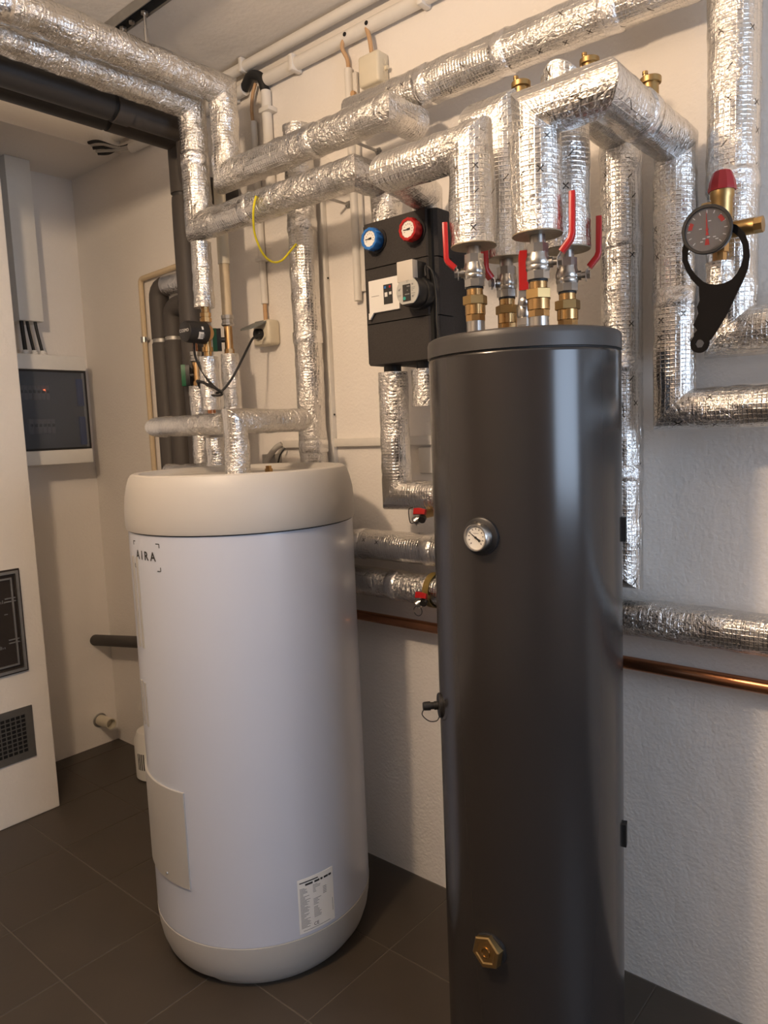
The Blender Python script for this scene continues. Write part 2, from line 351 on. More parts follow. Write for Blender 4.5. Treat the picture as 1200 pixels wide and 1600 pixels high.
# foil-faced pipe insulation: one mesh per straight leg, mitred at the elbows
def sleeve_legs(path, r, parent, mat='foil', wr=1.0, seam=2.2, name='insulation_sleeve', bands=True, tape_ends=True, seg=44, step=0.009, caps=(True, True)):
    P = [V(p) for p in path]; n = len(P)-1
    dirs = [(P[i+1]-P[i]).normalized() for i in range(n)]
    _, nn, bb = basis(dirs[0]); sd = random.random()*50
    for i in range(n):
        d = dirs[i]; L = (P[i+1]-P[i]).length
        if i:
            q = dirs[i-1].rotation_difference(d); nn = q @ nn; bb = q @ bb
        n0 = (dirs[i-1]+d).normalized() if i else d
        n1 = (d+dirs[i+1]).normalized() if i < n-1 else d
        g0 = r*1.02*math.tan(dirs[i-1].angle(d)/2)+0.003 if i else 0.0
        g1 = r*1.02*math.tan(d.angle(dirs[i+1])/2)+0.003 if i < n-1 else 0.0
        st = [(0.0, n0)]
        body = max(L-g0-g1, 0.004); k = max(1, int(body/step))
        st += [(g0 + body*j/k, d) for j in range(0 if i else 1, k+1 if i < n-1 else k)] + [(L, n1)]
        mb = MB(); uvs = []; rows = []
        for (s_, pn) in st:
            row = []
            for c in range(seg):
                a = 2*math.pi*c/seg; off = (nn*math.cos(a)+bb*math.sin(a)); p = P[i]+d*s_+off*r
                t = (P[i]+d*s_ - p).dot(pn)/d.dot(pn); p = p+d*t
                ce = min(s_ if i else 9, (L-s_) if i < n-1 else 9); w = wr*(1+1.6*math.exp(-ce/0.035))
                q3 = p*26+V((sd, 0, 0)); q4 = p*60+V((0, sd, 0))
                dr = 0.0024*w*noise.noise(q3) - 0.0030*w*abs(noise.noise(q4)) + 0.0015*noise.noise(p*7+V((0, 0, sd)))
                if (s_ == 0 and i) or (s_ == L and i < n-1): dr = 0.0
                da = (a-seam) % (2*math.pi)
                if da < 0.55 and dr: dr += 0.0011
                row.append(len(mb.v)); mb.v.append(p+off*dr)
            rows.append(row)
        for j in range(len(rows)-1):
            s0, s1 = st[j][0], st[j+1][0]
            for c in range(seg):
                c2 = (c+1) % seg; mb.f.append((rows[j][c], rows[j][c2], rows[j+1][c2], rows[j+1][c]))
                u0, u1 = 2*math.pi*r*c/seg, 2*math.pi*r*(c+1)/seg
                uvs.append([(u0, s0), (u1, s0), (u1, s1), (u0, s1)])
        if i == 0 and caps[0]: mb.f.append(tuple(rows[0][::-1])); uvs.append([(0, 0)]*seg)
        if i == n-1 and caps[1]: mb.f.append(tuple(rows[-1])); uvs.append([(0, 0)]*seg)
        mb.uv = uvs; mb.build(name, mat, parent, smooth=0 if False else 60)
        if bands:
            pos = []
            if L > 0.34: pos = [g0+body*(0.34+0.3*random.random())]
            if L > 0.9: pos = [g0+body*f for f in (0.2+0.1*random.random(), 0.52, 0.8)]
            for s_ in pos: tape(P[i]+d*s_, d, r, 0.045, parent)
def tape(c, d, r, w, parent, name='tape_band'):
    mb = MB(); seg = 40; rows = []; _, n, b = basis(d); uv = []; K = 5
    for j in range(K+1):
        h = -w/2 + w*((j-0.5)/(K-1) if 0 < j < K else j/K); row = []
        for k in range(seg):
            a = 2*math.pi*k/seg; e = 0.004*noise.noise(V((a*2, c.x*30, c.z*30+j)))*(j in (0, K))
            off = n*math.cos(a)+b*math.sin(a); p = c+d*(h+e)+off*(r+(-0.004 if j in (0, K) else 0.0020))
            p += off*(0.0018*noise.noise(p*40)-0.0022*abs(noise.noise(p*75))); row.append(len(mb.v)); mb.v.append(p)
        rows.append(row)
    for A, B in zip(rows, rows[1:]): mb.f += [(A[k], A[(k+1) % seg], B[(k+1) % seg], B[k]) for k in range(seg)]
    return mb.build(name, 'foil_tape', parent, smooth=70)
def foil_pipe(label, path, r, mat='foil', group=None, name='insulated_pipe', **kw):
    t = thing(name, label, 'pipe', min((V(p) for p in path), key=lambda p: p.z), group)
    sleeve_legs(path, r, t, mat, **kw); return t

# ================================================================== THE SETTING
RX, RY, RZ = 4.9, -3.3, 2.65
CHX, CHY = 0.354, -0.488            # chimney breast: face and near corner of the niche
floor = struct(MB().box((-0.20, RY-0.15, -0.12), (RX+0.15, 0.15, -0.0018)).build('floor', 'grout', smooth=0), 'dark grey-brown tiled cellar floor')
TS = 0.3105; tm = None; k = 0
x = 1.592-6*TS+0.0
ix = 0
tile_me = {}
while x < RX:
    y = -0.625-9*TS
    while y < 0:
        x0, x1, y0, y1 = max(x+0.0012, -0.06), min(x+TS-0.0012, RX), max(y+0.0012, RY), min(y+TS-0.0012, 0.0)
        if x1-x0 > 0.01 and y1-y0 > 0.01 and not (x1 < CHX and y1 < CHY):
            key = (round(x1-x0, 4), round(y1-y0, 4))
            c = V(((x0+x1)/2, (y0+y1)/2, -0.008))
            if key not in tile_me:
                o = MB().box(V((x0, y0, -0.008)), V((x1, y1, 0.0)), bev=0.0012, seg=1).build('floor_tile', 'tile', floor, smooth=0); tile_me[key] = o.data
            else:
                o = D.objects.new('floor_tile', tile_me[key]); COL.objects.link(o); o.parent = floor; o.location = c-ORG[floor]
        y += TS
    x += TS
struct(MB().box((-0.20, 0.0, -0.12), (RX+0.15, 0.15, RZ+0.15)).build('wall_back', 'wall_paint', smooth=0), 'cream painted plaster wall behind the tanks')
struct(MB().box((-0.20, RY, -0.12), (-0.06, 0.0, RZ+0.15)).build('wall_left', 'wall_paint', smooth=0), 'cream plaster wall of the niche')
struct(MB().box((-0.06, RY, 0.0), (CHX, CHY, RZ), bev=0.004).build('wall_chimney', 'chimney_paint', smooth=0), 'projecting chimney breast with two metal hatches')
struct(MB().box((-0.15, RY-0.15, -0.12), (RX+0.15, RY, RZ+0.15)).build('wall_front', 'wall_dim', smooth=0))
struct(MB().box((-0.15, RY-0.15, RZ), (RX+0.15, 0.15, RZ+0.15)).build('ceiling', 'ceiling_paint', smooth=0), 'off-white rough plastered ceiling')
struct(MB().box((-0.06, CHY, 2.57), (CHX, 0.0, RZ)).build('trim_1', 'wall_paint', smooth=0), 'lowered soffit over the niche')
wy0, wy1, wz0, wz1 = -1.66, -0.30, 0.98, 2.06      # cellar window in the right wall
wr = MB()
wr.box((RX, RY, -0.12), (RX+0.15, wy0, RZ)); wr.box((RX, wy1, -0.12), (RX+0.15, 0.0, RZ)); wr.box((RX, wy0, -0.12), (RX+0.15, wy1, wz0)); wr.box((RX, wy0, wz1), (RX+0.15, wy1, RZ))
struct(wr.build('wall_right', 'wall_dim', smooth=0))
win = D.objects.new('window_1', None); COL.objects.link(win); win.location = (RX+0.05, wy0, wz0); ORG[win] = win.location.copy(); struct(win)
for a, b in (((wy0, wz0), (wy0+0.05, wz1)), ((wy1-0.05, wz0), (wy1, wz1)), ((wy0+0.05, wz0), (wy1-0.05, wz0+0.05)), ((wy0+0.05, wz1-0.05), (wy1-0.05, wz1))):
    MB().box((RX+0.02, a[0], a[1]), (RX+0.07, b[0], b[1]), bev=0.004).build('window_frame', 'white_plastic', win)

# ceiling lamp with a bare globe (above the left edge of the picture)
lt = thing('ceiling_lamp', 'bare globe pendant lamp under the ceiling', 'lamp', (LAMP.x, LAMP.y, LAMP.z))
MB().lathe([(0, 0.055), (0.03, 0.06)], (LAMP.x, LAMP.y, RZ-0.03), (0, 0, 1), 32).build('lamp_base', 'white_plastic', lt)
MB().lathe([(0, 0.022), (0.06, 0.018)], (LAMP.x, LAMP.y, LAMP.z+0.065), (0, 0, 1), 24).build('lamp_holder', 'white_plastic', lt)
MB().cyl((LAMP.x, LAMP.y, LAMP.z+0.12), (LAMP.x, LAMP.y, RZ-0.02), 0.004, seg=8).build('lamp_cord', 'white_plastic', lt)
lamp_l = D.lights.new('lamp_light', 'POINT'); lamp_l.shadow_soft_size = 0.06; lamp_l.energy = LAMP_W; lamp_l.color = (1.0, 0.735, 0.50)
lo = D.objects.new('lamp_light', lamp_l); COL.objects.link(lo); lo.location = LAMP

# ================================================================== WHITE HOT-WATER TANK
CW = V((1.530, -0.430, 0)); RW = 0.3038
wt = thing('hot_water_tank', 'large white cylindrical hot water tank with cream lid', 'water tank', (CW.x, CW.y, 0))
MB().lathe([(0.126, RW-0.004), (0.130, RW), (0.134, RW), (0.5, RW), (0.85, RW), (1.180, RW), (1.184, RW), (1.188, RW-0.003)], CW, seg=128).build('body', 'tank_white', wt)
def base_mesh():
    mb = MB(); seg = 160; prof = [(0.0, 0.262), (0.006, 0.268), (0.03, 0.286), (0.06, 0.2965), (0.09, 0.3015), (0.118, 0.304), (0.127, 0.3045), (0.129, 0.300)]
    na = -1.55    # cut-out at the front left of the skirt
    rows = []
    for j, (h, r) in enumerate(prof):
        row = []
        for k in range(seg):
            a = 2*math.pi*k/seg; da = abs((a-na+math.pi) % (2*math.pi)-math.pi); hh, rr = h, r
            if da < 0.36 and h < 0.024: hh = 0.024; rr = 0.2825
            row.append(len(mb.v)); mb.v.append(CW+V((rr*math.cos(a), rr*math.sin(a), hh)))
        rows.append(row)
    for A, B in zip(rows, rows[1:]): mb.f += [(A[k], A[(k+1) % seg], B[(k+1) % seg], B[k]) for k in range(seg)]
    mb.f += [tuple(rows[-1])]; return mb
bs = base_mesh().build('base_skirt', 'base_white', wt)
MB().lathe([(0.0, 0.22), (0.10, 0.22)], CW, seg=48).build('foot_plate', 'black_plastic', wt)
lid = MB().lathe([(1.186, 0.300), (1.188, 0.3085), (1.196, 0.3105), (1.235, 0.3100), (1.27, 0.3070), (1.300, 0.3005), (1.318, 0.2945), (1.327, 0.2890), (1.3305, 0.2820), (1.3290, 0.268), (1.318, 0.262), (1.312, 0.252), (1.312, 0.0)], CW, seg=128).build('lid', 'lid_cream', wt, smooth=30)
MB().lathe([(1.1845, RW+0.0006), (1.1885, RW+0.0006)], CW, seg=128, caps=False).build('seam_ring', 'seam_black', wt)
def az_of(px, py, c, r):
    """angle round an upright cylinder where the picture ray meets it, and the height there"""
    d = ray(px, py); ox, oy = CAM.x-c.x, CAM.y-c.y; A = d.x**2+d.y**2; B = 2*(ox*d.x+oy*d.y); Cc = ox*ox+oy*oy-r*r
    q = B*B-4*A*Cc; t = (-B-math.sqrt(max(q, 0)))/(2*A); p = CAM+d*t; return math.atan2(p.y-c.y, p.x-c.x), p.z
def wrap(c, r, a0, a1, z0, z1, t, n=10, corner=0.0):
    """curved plate lying on a cylinder"""
    mb = MB(); rows = []
    for i in range(n+1):
        a = a0+(a1-a0)*i/n; rows.append([len(mb.v)+q for q in range(4)])
        for rr, z in ((r, z0), (r+t, z0), (r+t, z1), (r, z1)): mb.v.append(V((c.x+rr*math.cos(a), c.y+rr*math.sin(a), z)))
    for A, B in zip(rows, rows[1:]): mb.f += [(A[q], A[(q+1) % 4], B[(q+1) % 4], B[q]) for q in range(4)]
    mb.f += [tuple(rows[0]), tuple(rows[-1][::-1])]; return mb
def wrap_text(txt, size, c, r, a, z, name, mat, parent, bold=0.0):
    vs_, fs = text_mb(txt, size, bold)
    return MB().add([V((c.x+r*math.cos(a+v.x/r), c.y+r*math.sin(a+v.x/r), z+v.y)) for v in vs_], fs).build(name, mat, parent, smooth=0)
# logo with its four corner marks
la, lz = az_of(226, 869, CW, RW)
wrap_text('A I R A', 0.031, CW, RW+0.0007, la, lz, 'logo_lettering', 'print_black', wt, bold=0.0007)
lm = MB()
for sx, sz in ((-1, 1), (1, 1), (1, -1), (-1, -1)):
    ca, cz = la+sx*0.062/RW, lz+sz*0.034
    t0 = wrap(CW, RW, min(ca, ca-sx*0.012/RW), max(ca, ca-sx*0.012/RW), cz-0.001, cz+0.001, 0.0006, 2); lm.add(t0.v, t0.f)
    t0 = wrap(CW, RW, ca-0.001/RW, ca+0.001/RW, min(cz, cz-sz*0.010), max(cz, cz-sz*0.010), 0.0006, 1); lm.add(t0.v, t0.f)
lm.build('logo_corner_marks', 'print_black', wt, smooth=0)['kind'] = 'stuff'
# access panel, grip rails at the left edge
pa1, pz1 = az_of(286, 1240, CW, RW+0.004); _, pz0 = az_of(296, 1390, CW, RW+0.004)
pnl = wrap(CW, RW-0.001, pa1-0.98, pa1, pz0, pz1, 0.006, 24).build('access_panel', 'panel_grey', wt)
sa, sz = az_of(262, 1372, CW, RW+0.005)
MB().lathe([(0, 0.0035), (0.0025, 0.003), (0.003, 0)], CW+V(((RW+0.005)*math.cos(sa), (RW+0.005)*math.sin(sa), pz0+0.018)), (math.cos(sa), math.sin(sa), 0), 10).build('screw', 'steel', pnl)
for (p0, p1, dz) in (((207, 870), (218, 1012), 0), ((220, 1066), (230, 1138), 0)):
    ga, gz1 = az_of(p0[0]+6, p0[1], CW, RW); _, gz0 = az_of(p1[0]+6, p1[1], CW, RW)
    wrap(CW, RW-0.001, ga-0.10, ga-0.055, gz0, gz1, 0.004, 4).build('grip_rail', 'panel_grey', wt)
    wrap(CW, RW-0.001, ga-0.010, ga+0.035, gz0, gz1, 0.0025, 4).build('grip_rail', 'panel_grey', wt)
# data sticker
a0, s1 = az_of(464, 1377, CW, RW); a1, s1b = az_of(519, 1354, CW, RW); _, s0 = az_of(471, 1460, CW, RW)
st1, st0 = s1, s0
stk = wrap(CW, RW, a0, a1, st0, st1, 0.0006, 12).build('data_sticker', 'paper_white', wt)
def on_sticker(u0, u1, v0, v1, mb, mat=None):
    w = wrap(CW, RW+0.0006, a0+(a1-a0)*u0, a0+(a1-a0)*u1, st1+(st0-st1)*v1, st1+(st0-st1)*v0, 0.0004, 3); mb.add(w.v, w.f)
pk, pg = MB(), MB()
on_sticker(0.05, 0.55, 0.055, 0.075, pk)
for (u, w) in ((0.2, .2), (.45, .14), (.62, .06), (.72, .12), (.86, .08)): on_sticker(u, u+w, 0.10, 0.135, pk)
random.seed(3)
for i in range(34):
    v = 0.17+i*0.022; on_sticker(0.05, 0.05+random.uniform(0.08, 0.27), v, v+0.008, pg)
for i in range(24):
    v = 0.17+i*0.026
    if i in (6, 7, 8, 9, 15): continue
    on_sticker(0.40, 0.40+random.uniform(0.05, 0.22), v, v+0.008, pg)
for i in range(5): on_sticker(0.68, 0.68+0.10, 0.28+i*0.03, 0.29+i*0.03, pg)
on_sticker(0.945, 0.955, 0.58, 0.82, pg); on_sticker(0.1, 0.85, 0.955, 0.963, pg)
pk.build('printed_heading', 'print_black', stk, smooth=0); pg.build('printed_lines', 'print_grey', stk, smooth=0)
wrap_text('CE', 0.013, CW, RW+0.0011, a0+(a1-a0)*0.45, st1+(st0-st1)*0.90, 'printed_mark', 'print_black', stk)
# things on the tank lid: brass plug, grey cable tail
MB().lathe([(0, 0.012), (0.012, 0.012), (0.012, 0.009), (0.02, 0.009)], atH(420, 738, 2.12).xy.to_3d()+V((0, 0, 1.312)), seg=6).build('brass_plug', 'brass', wt)

# ================================================================== DARK BUFFER TANK
CD = V((2.390, -0.381, 0)); RD = 0.190
dt = thing('buffer_tank', 'tall slim anthracite buffer tank in the foreground', 'water tank', (CD.x, CD.y, 0))
MB().lathe([(0.0, RD-0.004), (0.003, RD), (0.008, RD), (0.4, RD), (0.8, RD), (1.2, RD), (1.5475, RD), (1.551, RD), (1.5535, RD-0.002)], CD, seg=128).build('body', 'tank_dark', dt)
MB().lathe([(1.552, RD-0.003), (1.5565, RD-0.003)], CD, seg=96).build('seam_ring', 'seam_black', dt)
MB().lathe([(1.5558, RD-0.002), (1.5565, RD+0.0015), (1.560, RD+0.0014), (1.579, RD+0.0012), (1.583, RD+0.0010), (1.589, RD-0.001), (1.592, RD-0.006), (1.592, 0)], CD, seg=128).build('lid', 'lid_dark', dt, smooth=30)
def on_tank(px, py, c, r):
    a, z = az_of(px, py, c, r); n = V((math.cos(a), math.sin(a), 0)); return V((c.x+r*n.x, c.y+r*n.y, z)), n, V((-n.y, n.x, 0))
# thermometer: wide dark flange, chromed ring, dial
o, n, s = on_tank(752, 838, CD, RD)
th = MB().lathe([(-0.012, 0.036), (0.004, 0.036), (0.0065, 0.033), (0.0065, 0.0)], o, n, 48).build('thermometer', 'black_plastic', dt)
th['label'] = 'round dial thermometer with chromed rim'
vwn = (n*1.0 + V((0, 0, 0.0)) + s*-0.12).normalized(); s2 = V((-vwn.y, vwn.x, 0))
MB().lathe([(0.0, 0.0265), (0.015, 0.0265), (0.0175, 0.025), (0.0175, 0.0228), (0.014, 0.0225)], o+n*0.004, vwn, 48, caps=False).build('chrome_rim', 'nickel', th)
fo = o+n*0.004+vwn*0.0135
MB().lathe([(-0.001, 0.0228), (0, 0.0228)], fo, vwn, 40).build('dial', 'dial_white', th)
tk = MB()
def ticks(mb, o, ux, uy, r0, r1, a0, a1, cnt, w, t=0.0003):
    n = ux.cross(uy)
    for i in range(cnt):
        a = a0+(a1-a0)*i/(cnt-1); d = ux*math.cos(a)+uy*math.sin(a); q = n.cross(d)
        mb.prism([(r0, -w/2), (r1, -w/2), (r1, w/2), (r0, w/2)], o, d, q, t)
ticks(tk, fo, s2, V((0, 0, 1)), 0.0145, 0.0175, math.radians(225), math.radians(-45), 11, 0.0022)
ticks(tk, fo, s2, V((0, 0, 1)), 0.0195, 0.021, math.radians(225), math.radians(-45), 41, 0.0006)
tk.prism([(-0.006, 0), (0.006, 0), (0.006, 0.0008), (-0.006, 0.0008)], fo+V((0, 0, 0.0075)), s2, V((0, 0, 1)), 0.0003)
tk.build('dial_marks', 'print_grey', th, smooth=0)
def needle(o, ux, uy, ang, ln, tail, w, name, mat, parent, t=0.0012):
    n = ux.cross(uy); d = ux*math.cos(ang)+uy*math.sin(ang); q = n.cross(d); mb = MB()
    mb.prism([(-tail, -w*1.8), (-tail*0.5, -w), (ln, -w*0.15), (ln, w*0.15), (-tail*0.5, w), (-tail, w*1.8)], o+n*0.0008, d, q, t)
    mb.lathe([(0, w*1.6), (t*1.5, w*1.4)], o+n*0.0008, n, 12); return mb.build(name, mat, parent, smooth=0)
needle(fo, s2, V((0, 0, 1)), math.radians(147), 0.018, 0.011, 0.0014, 'needle', 'print_black', th)
# blank sleeve plug on the left flank, with its strap
o, n, s = on_tank(692, 1108, CD, RD)
a = math.atan2(o.y-CD.y, o.x-CD.x)-0.12; n = V((math.cos(a), math.sin(a), 0)); o = V((CD.x, CD.y, o.z))+n*RD; s = V((-n.y, n.x, 0))
ft = MB().lathe([(-0.01, 0.026), (0.003, 0.026), (0.0055, 0.0235), (0.0055, 0)], o, n, 36).build('side_rosette', 'black_plastic', dt)
MB().lathe([(0.004, 0.009), (0.014, 0.009), (0.014, 0.0075), (0.022, 0.0075), (0.022, 0.0095), (0.036, 0.0090), (0.038, 0.007), (0.038, 0)], o, n, 16).build('plug', 'black_plastic', ft)
MB().tube([o+n*0.034+V((0, 0, -0.004)), o+n*0.040+V((0, 0, -0.018)), o+n*0.026+V((0, 0, -0.033)), o+n*0.010+V((0, 0, -0.034)), o+n*0.004+V((0, 0, -0.026))], 0.0011, 6, sub=6).build('strap', 'black_rubber', ft)
# brass hexagon cap low on the front
o, n, s = on_tank(767, 1482, CD, RD)
cp = MB().lathe([(-0.012, 0.0335), (0.004, 0.0335), (0.006, 0.031), (0.006, 0)], o, n, 40).build('sleeve_rosette', 'black_plastic', dt)
up = V((0, 0, 1)); tilt = (n+up*0.10-s*0.10).normalized()
MB().lathe([(0.002, 0.033), (0.018, 0.033), (0.0205, 0.030), (0.0205, 0.024), (0.0185, 0.021), (0.0185, 0)], o, tilt, 6, phase=0.35).build('hexagon_cap', 'brass_dull', cp, smooth=20)
MB().lathe([(0.018, 0.011), (0.021, 0.0105), (0.021, 0.008), (0.019, 0.0075)], o, tilt, 24, caps=False).build('cap_boss', 'brass', cp)
# closure clips of the jacket on the right edge
for py in (830, 1314):
    aa, zz = az_of(969, py, CD, RD); aa += 0.16
    wrap(CD, RD-0.001, aa-0.05, aa+0.05, zz-0.024, zz+0.024, 0.0085, 4).build('closure_clip', 'black_plastic', dt)

# ------------------------------------------------------------------ risers out of the buffer tank
ZT = 1.592
PORT = {'a': (V((2.313, -0.432, 0)), 1.777, V((-0.83, -0.56, 0))), 'b': (V((2.311, -0.304, 0)), 1.771, V((-0.53, -0.85, 0))),
        'c': (V((2.473, -0.465, 0)), 1.762, V((0.88, 0.30, 0))), 'd': (V((2.470, -0.342, 0)), 1.755, V((0.94, 0.34, 0)))}
WHO = {'a': 'left front riser of the dark tank', 'b': 'left rear riser of the dark tank', 'c': 'right front riser of the dark tank', 'd': 'right rear riser of the dark tank'}
LEV = {'a': (0.032, 0.0550, 0.026, 0.100), 'b': (0.032, 0.0500, 0.026, 0.075), 'c': (0.036, 0.062, 0.040, 0.118), 'd': (0.036, 0.060, 0.034, 0.106)}
for key, (p, zf, sd) in PORT.items():
    sd = sd.normalized(); dz = zf-1.777; ph = random.random()
    u = thing('pipe_union', 'brass screwed union at the foot of the '+WHO[key], 'pipe fitting', (p.x, p.y, ZT), 'brass unions on the dark tank')
    MB().lathe([(0, 0.0185), (ZT and 0.040+dz*0.5, 0.0185)], (p.x, p.y, ZT), seg=24).build('pipe_stub', 'nickel', u)
    MB().lathe([(0, 0.0205), (0.012, 0.0205)], (p.x, p.y, 1.630+dz), seg=8, phase=ph).build('lower_nut', 'brass', u, smooth=20)
    MB().lathe([(0, 0.0185), (0.002, 0.0205), (0.022, 0.0205), (0.024, 0.0185)], (p.x, p.y, 1.641+dz), seg=28).build('union_body', 'brass', u)
    MB().lathe([(0, 0.0235), (0.001, 0.0248), (0.017, 0.0248), (0.018, 0.0235)], (p.x, p.y, 1.662+dz), seg=6, phase=ph+0.3).build('union_nut', 'brass_dull', u, smooth=20)
    MB().lathe([(0, 0.0165), (0.016, 0.0165)], (p.x, p.y, 1.679+dz), seg=24).build('union_neck', 'brass', u)
    v = thing('ball_valve', 'nickel ball valve with red lever on the '+WHO[key], 'valve', (p.x, p.y, 1.695+dz), 'ball valves on the dark tank')
    MB().lathe([(0, 0.0175), (0.004, 0.0175)], (p.x, p.y, 1.693+dz), seg=24).build('gasket', 'black_rubber', v)
    MB().lathe([(0, 0.0215), (0.015, 0.0215)], (p.x, p.y, 1.697+dz), seg=8, phase=ph).build('hexagon_end', 'nickel', v, smooth=20)
    MB().lathe([(0, 0.0195), (0.004, 0.0215), (0.008, 0.0222), (0.011, 0.0212), (0.013, 0.0222), (0.020, 0.0222), (0.026, 0.0208), (0.030, 0.0195), (0.034, 0.0195)], (p.x, p.y, 1.711+dz), seg=32).build('valve_body', 'nickel', v)
    MB().lathe([(0, 0.0205), (0.016, 0.0205)], (p.x, p.y, 1.744+dz), seg=8, phase=ph).build('hexagon_end', 'nickel', v, smooth=20)
    MB().lathe([(0, 0.0140), (0.018, 0.0140)], (p.x, p.y, 1.759+dz), seg=24).build('connecting_pipe', 'nickel', v)
    zc = 1.726+dz; c0 = V((p.x, p.y, zc)); l0, l1, h1, h2 = LEV[key]
    MB().lathe([(0.018, 0.0095), (0.027, 0.0095), (0.027, 0.006), (l0+0.006, 0.006)], c0, sd, 16).build('valve_stem', 'nickel', v)
    MB().lathe([(l0+0.002, 0.0085), (l0+0.008, 0.0085)], c0, sd, 6).build('stem_nut', 'steel', v, smooth=20)
    wd = V((-sd.y, sd.x, 0)); lp = [c0+sd*l0+V((0, 0, -0.012)), c0+sd*l0+V((0, 0, 0.006)), c0+sd*(l0+0.35*(l1-l0))+V((0, 0, h1*0.5))]
    lv = MB().bar(lp, wd, 0.016, 0.0025).build('lever_plate', 'steel', v)
    rp = [c0+sd*(l0+0.25*(l1-l0))+V((0, 0, h1*0.40)), c0+sd*(l1-0.003)+V((0, 0, h1*0.9)), c0+sd*l1+V((0, 0, h1*1.15)), c0+sd*(l1+0.001)+V((0, 0, h2*0.9)), c0+sd*(l1+0.001)+V((0, 0, h2))]
    MB().bar(rp, wd, 0.019, 0.0105).build('red_lever', 'red_plastic', v)
# small drain valve standing between the risers, lever upright
q = V((2.412, -0.410, 0)); tc = V((CAM.x-q.x, CAM.y-q.y, 0)).normalized()
sv = thing('drain_valve', 'small valve with upright red lever between the risers on the dark tank', 'valve', (q.x, q.y, ZT))
MB().lathe([(0, 0.012), (0.020, 0.012), (0.020, 0.0145), (0.034, 0.0145)], (q.x, q.y, ZT), seg=8).build('hexagon_end', 'nickel', sv, smooth=20)
MB().lathe([(0, 0.0125), (0.006, 0.015), (0.022, 0.015), (0.028, 0.0125), (0.045, 0.010)], (q.x, q.y, ZT+0.033), seg=24).build('valve_body', 'nickel', sv)
MB().lathe([(0.010, 0.008), (0.024, 0.008), (0.026, 0.005), (0.028, 0)], V((q.x, q.y, 1.655)), tc, 16).build('valve_stem', 'steel', sv)
MB().prism([(0.011*math.cos(math.pi+math.pi*i/10), 0.011*math.sin(math.pi+math.pi*i/10)) for i in range(11)]+[(0.009, 0.03), (-0.009, 0.03)], V((q.x, q.y, 1.655))+tc*0.019, V((-tc.y, tc.x, 0)), (0, 0, 1), 0.0022).build('lever_plate', 'steel', sv, smooth=0)
MB().bar([V((q.x, q.y, 1.676))+tc*0.021, V((q.x, q.y, 1.70))+tc*0.024, V((q.x, q.y, 1.735))+tc*0.026, V((q.x, q.y, 1.748))+tc*0.026], V((-tc.y, tc.x, 0)), 0.0185, 0.008).build('red_lever', 'red_plastic', sv)
def end_disc(p, r, z, parent):
    MB().ring(circle(r*0.985, 40), circle(0.0145, 40), (p.x, p.y, z-0.0015), (1, 0, 0), (0, 1, 0), 0.002).build('end_disc', 'wool_end', parent, smooth=0)

# ================================================================== FOIL-WRAPPED PIPES
R1 = 0.0465
pA, pB, pC, pD = [PORT[k][0] for k in 'abcd']
XG, YG = 2.602, -0.118
t = foil_pipe('foil-wrapped riser from the dark tank turning left to the black pump station',
              [(pA.x, pA.y, 1.900), (pA.x, pA.y, 1.970), (2.110, pA.y, 1.970), (1.990, -0.150, 2.006), (1.990, -0.150, 1.9605)], 0.0420, 'foil', bands=False)
sleeve_legs([(pA.x, pA.y, 1.777), (pA.x, pA.y, 1.940)], R1, t, 'foil_print', bands=False)
end_disc(pA, R1, 1.777, t)
t = foil_pipe('foil-wrapped riser half hidden behind the left front riser of the dark tank',
              [(pB.x, pB.y, 1.771), (pB.x, pB.y, 2.062), (2.268, pB.y, 2.062), (2.268, -0.080, 2.062)], 0.0415, 'foil_print')
end_disc(pB, 0.0415, 1.771, t)
t = foil_pipe('thick foil-wrapped pipe arching from the dark tank over to the right wall corner',
              [(pC.x, pC.y, 1.880), (pC.x, pC.y, 1.974), (XG, pC.y, 1.974), (XG, YG, 1.974), (XG, YG, 1.437), (RX-0.05, YG, 1.437)], 0.0430, 'foil_print')
sleeve_legs([(pC.x, pC.y, 1.762), (pC.x, pC.y, 1.935)], R1, t, 'foil_print', bands=False)
end_disc(pC, R1, 1.762, t)
t = foil_pipe('foil-wrapped riser running back and down the wall behind the dark tank',
              [(pD.x, pD.y, 1.755), (pD.x, pD.y, 2.045), (pD.x, -0.076, 2.045), (pD.x, -0.076, 1.078), (1.455, -0.076, 1.078)], 0.0455, 'foil_print')
end_disc(pD, 0.0455, 1.755, t)
foil_pipe('foil-wrapped pipe high on the wall dropping at the far right behind the pressure gauge',
          [(1.70, -0.090, 2.298), (2.704, -0.090, 2.298), (2.704, -0.090, 1.588), (RX-0.05, -0.090, 1.588)], 0.0490, 'foil_print')
foil_pipe('upper foil-wrapped ceiling pipe dropping down and running right along the wall',
          [(1.294, RY+0.05, 2.457), (1.294, -0.220, 2.457), (1.294, -0.220, 2.208), (1.930, -0.220, 2.208), (1.930, -0.100, 2.208)], 0.0435, 'foil', wr=1.5)
foil_pipe('lower foil-wrapped ceiling pipe dropping down and running right to the pump station',
          [(1.197, RY+0.05, 2.428), (1.197, -0.265, 2.428), (1.197, -0.265, 2.070), (1.850, -0.265, 2.070), (1.850, -0.140, 2.070), (1.850, -0.140, 1.9605)], 0.0425, 'foil', wr=1.5)
foil_pipe('slim foil-wrapped drop leading down to the small circulation pump',
          [(1.197, -0.265, 2.022), (1.197, -0.265, 1.824)], 0.0330, 'foil', wr=1.3)
foil_pipe('foil-wrapped vertical pipe on the wall behind the white tank',
          [(1.455, -0.072, 2.345), (1.455, -0.072, 1.135)], 0.0455, 'foil', wr=1.2)
foil_pipe('foil-wrapped pipe below the black pump station bending right',
          [(1.850, -0.140, 1.575), (1.850, -0.140, 1.238), (2.16, -0.140, 1.238)], 0.0420, 'foil')
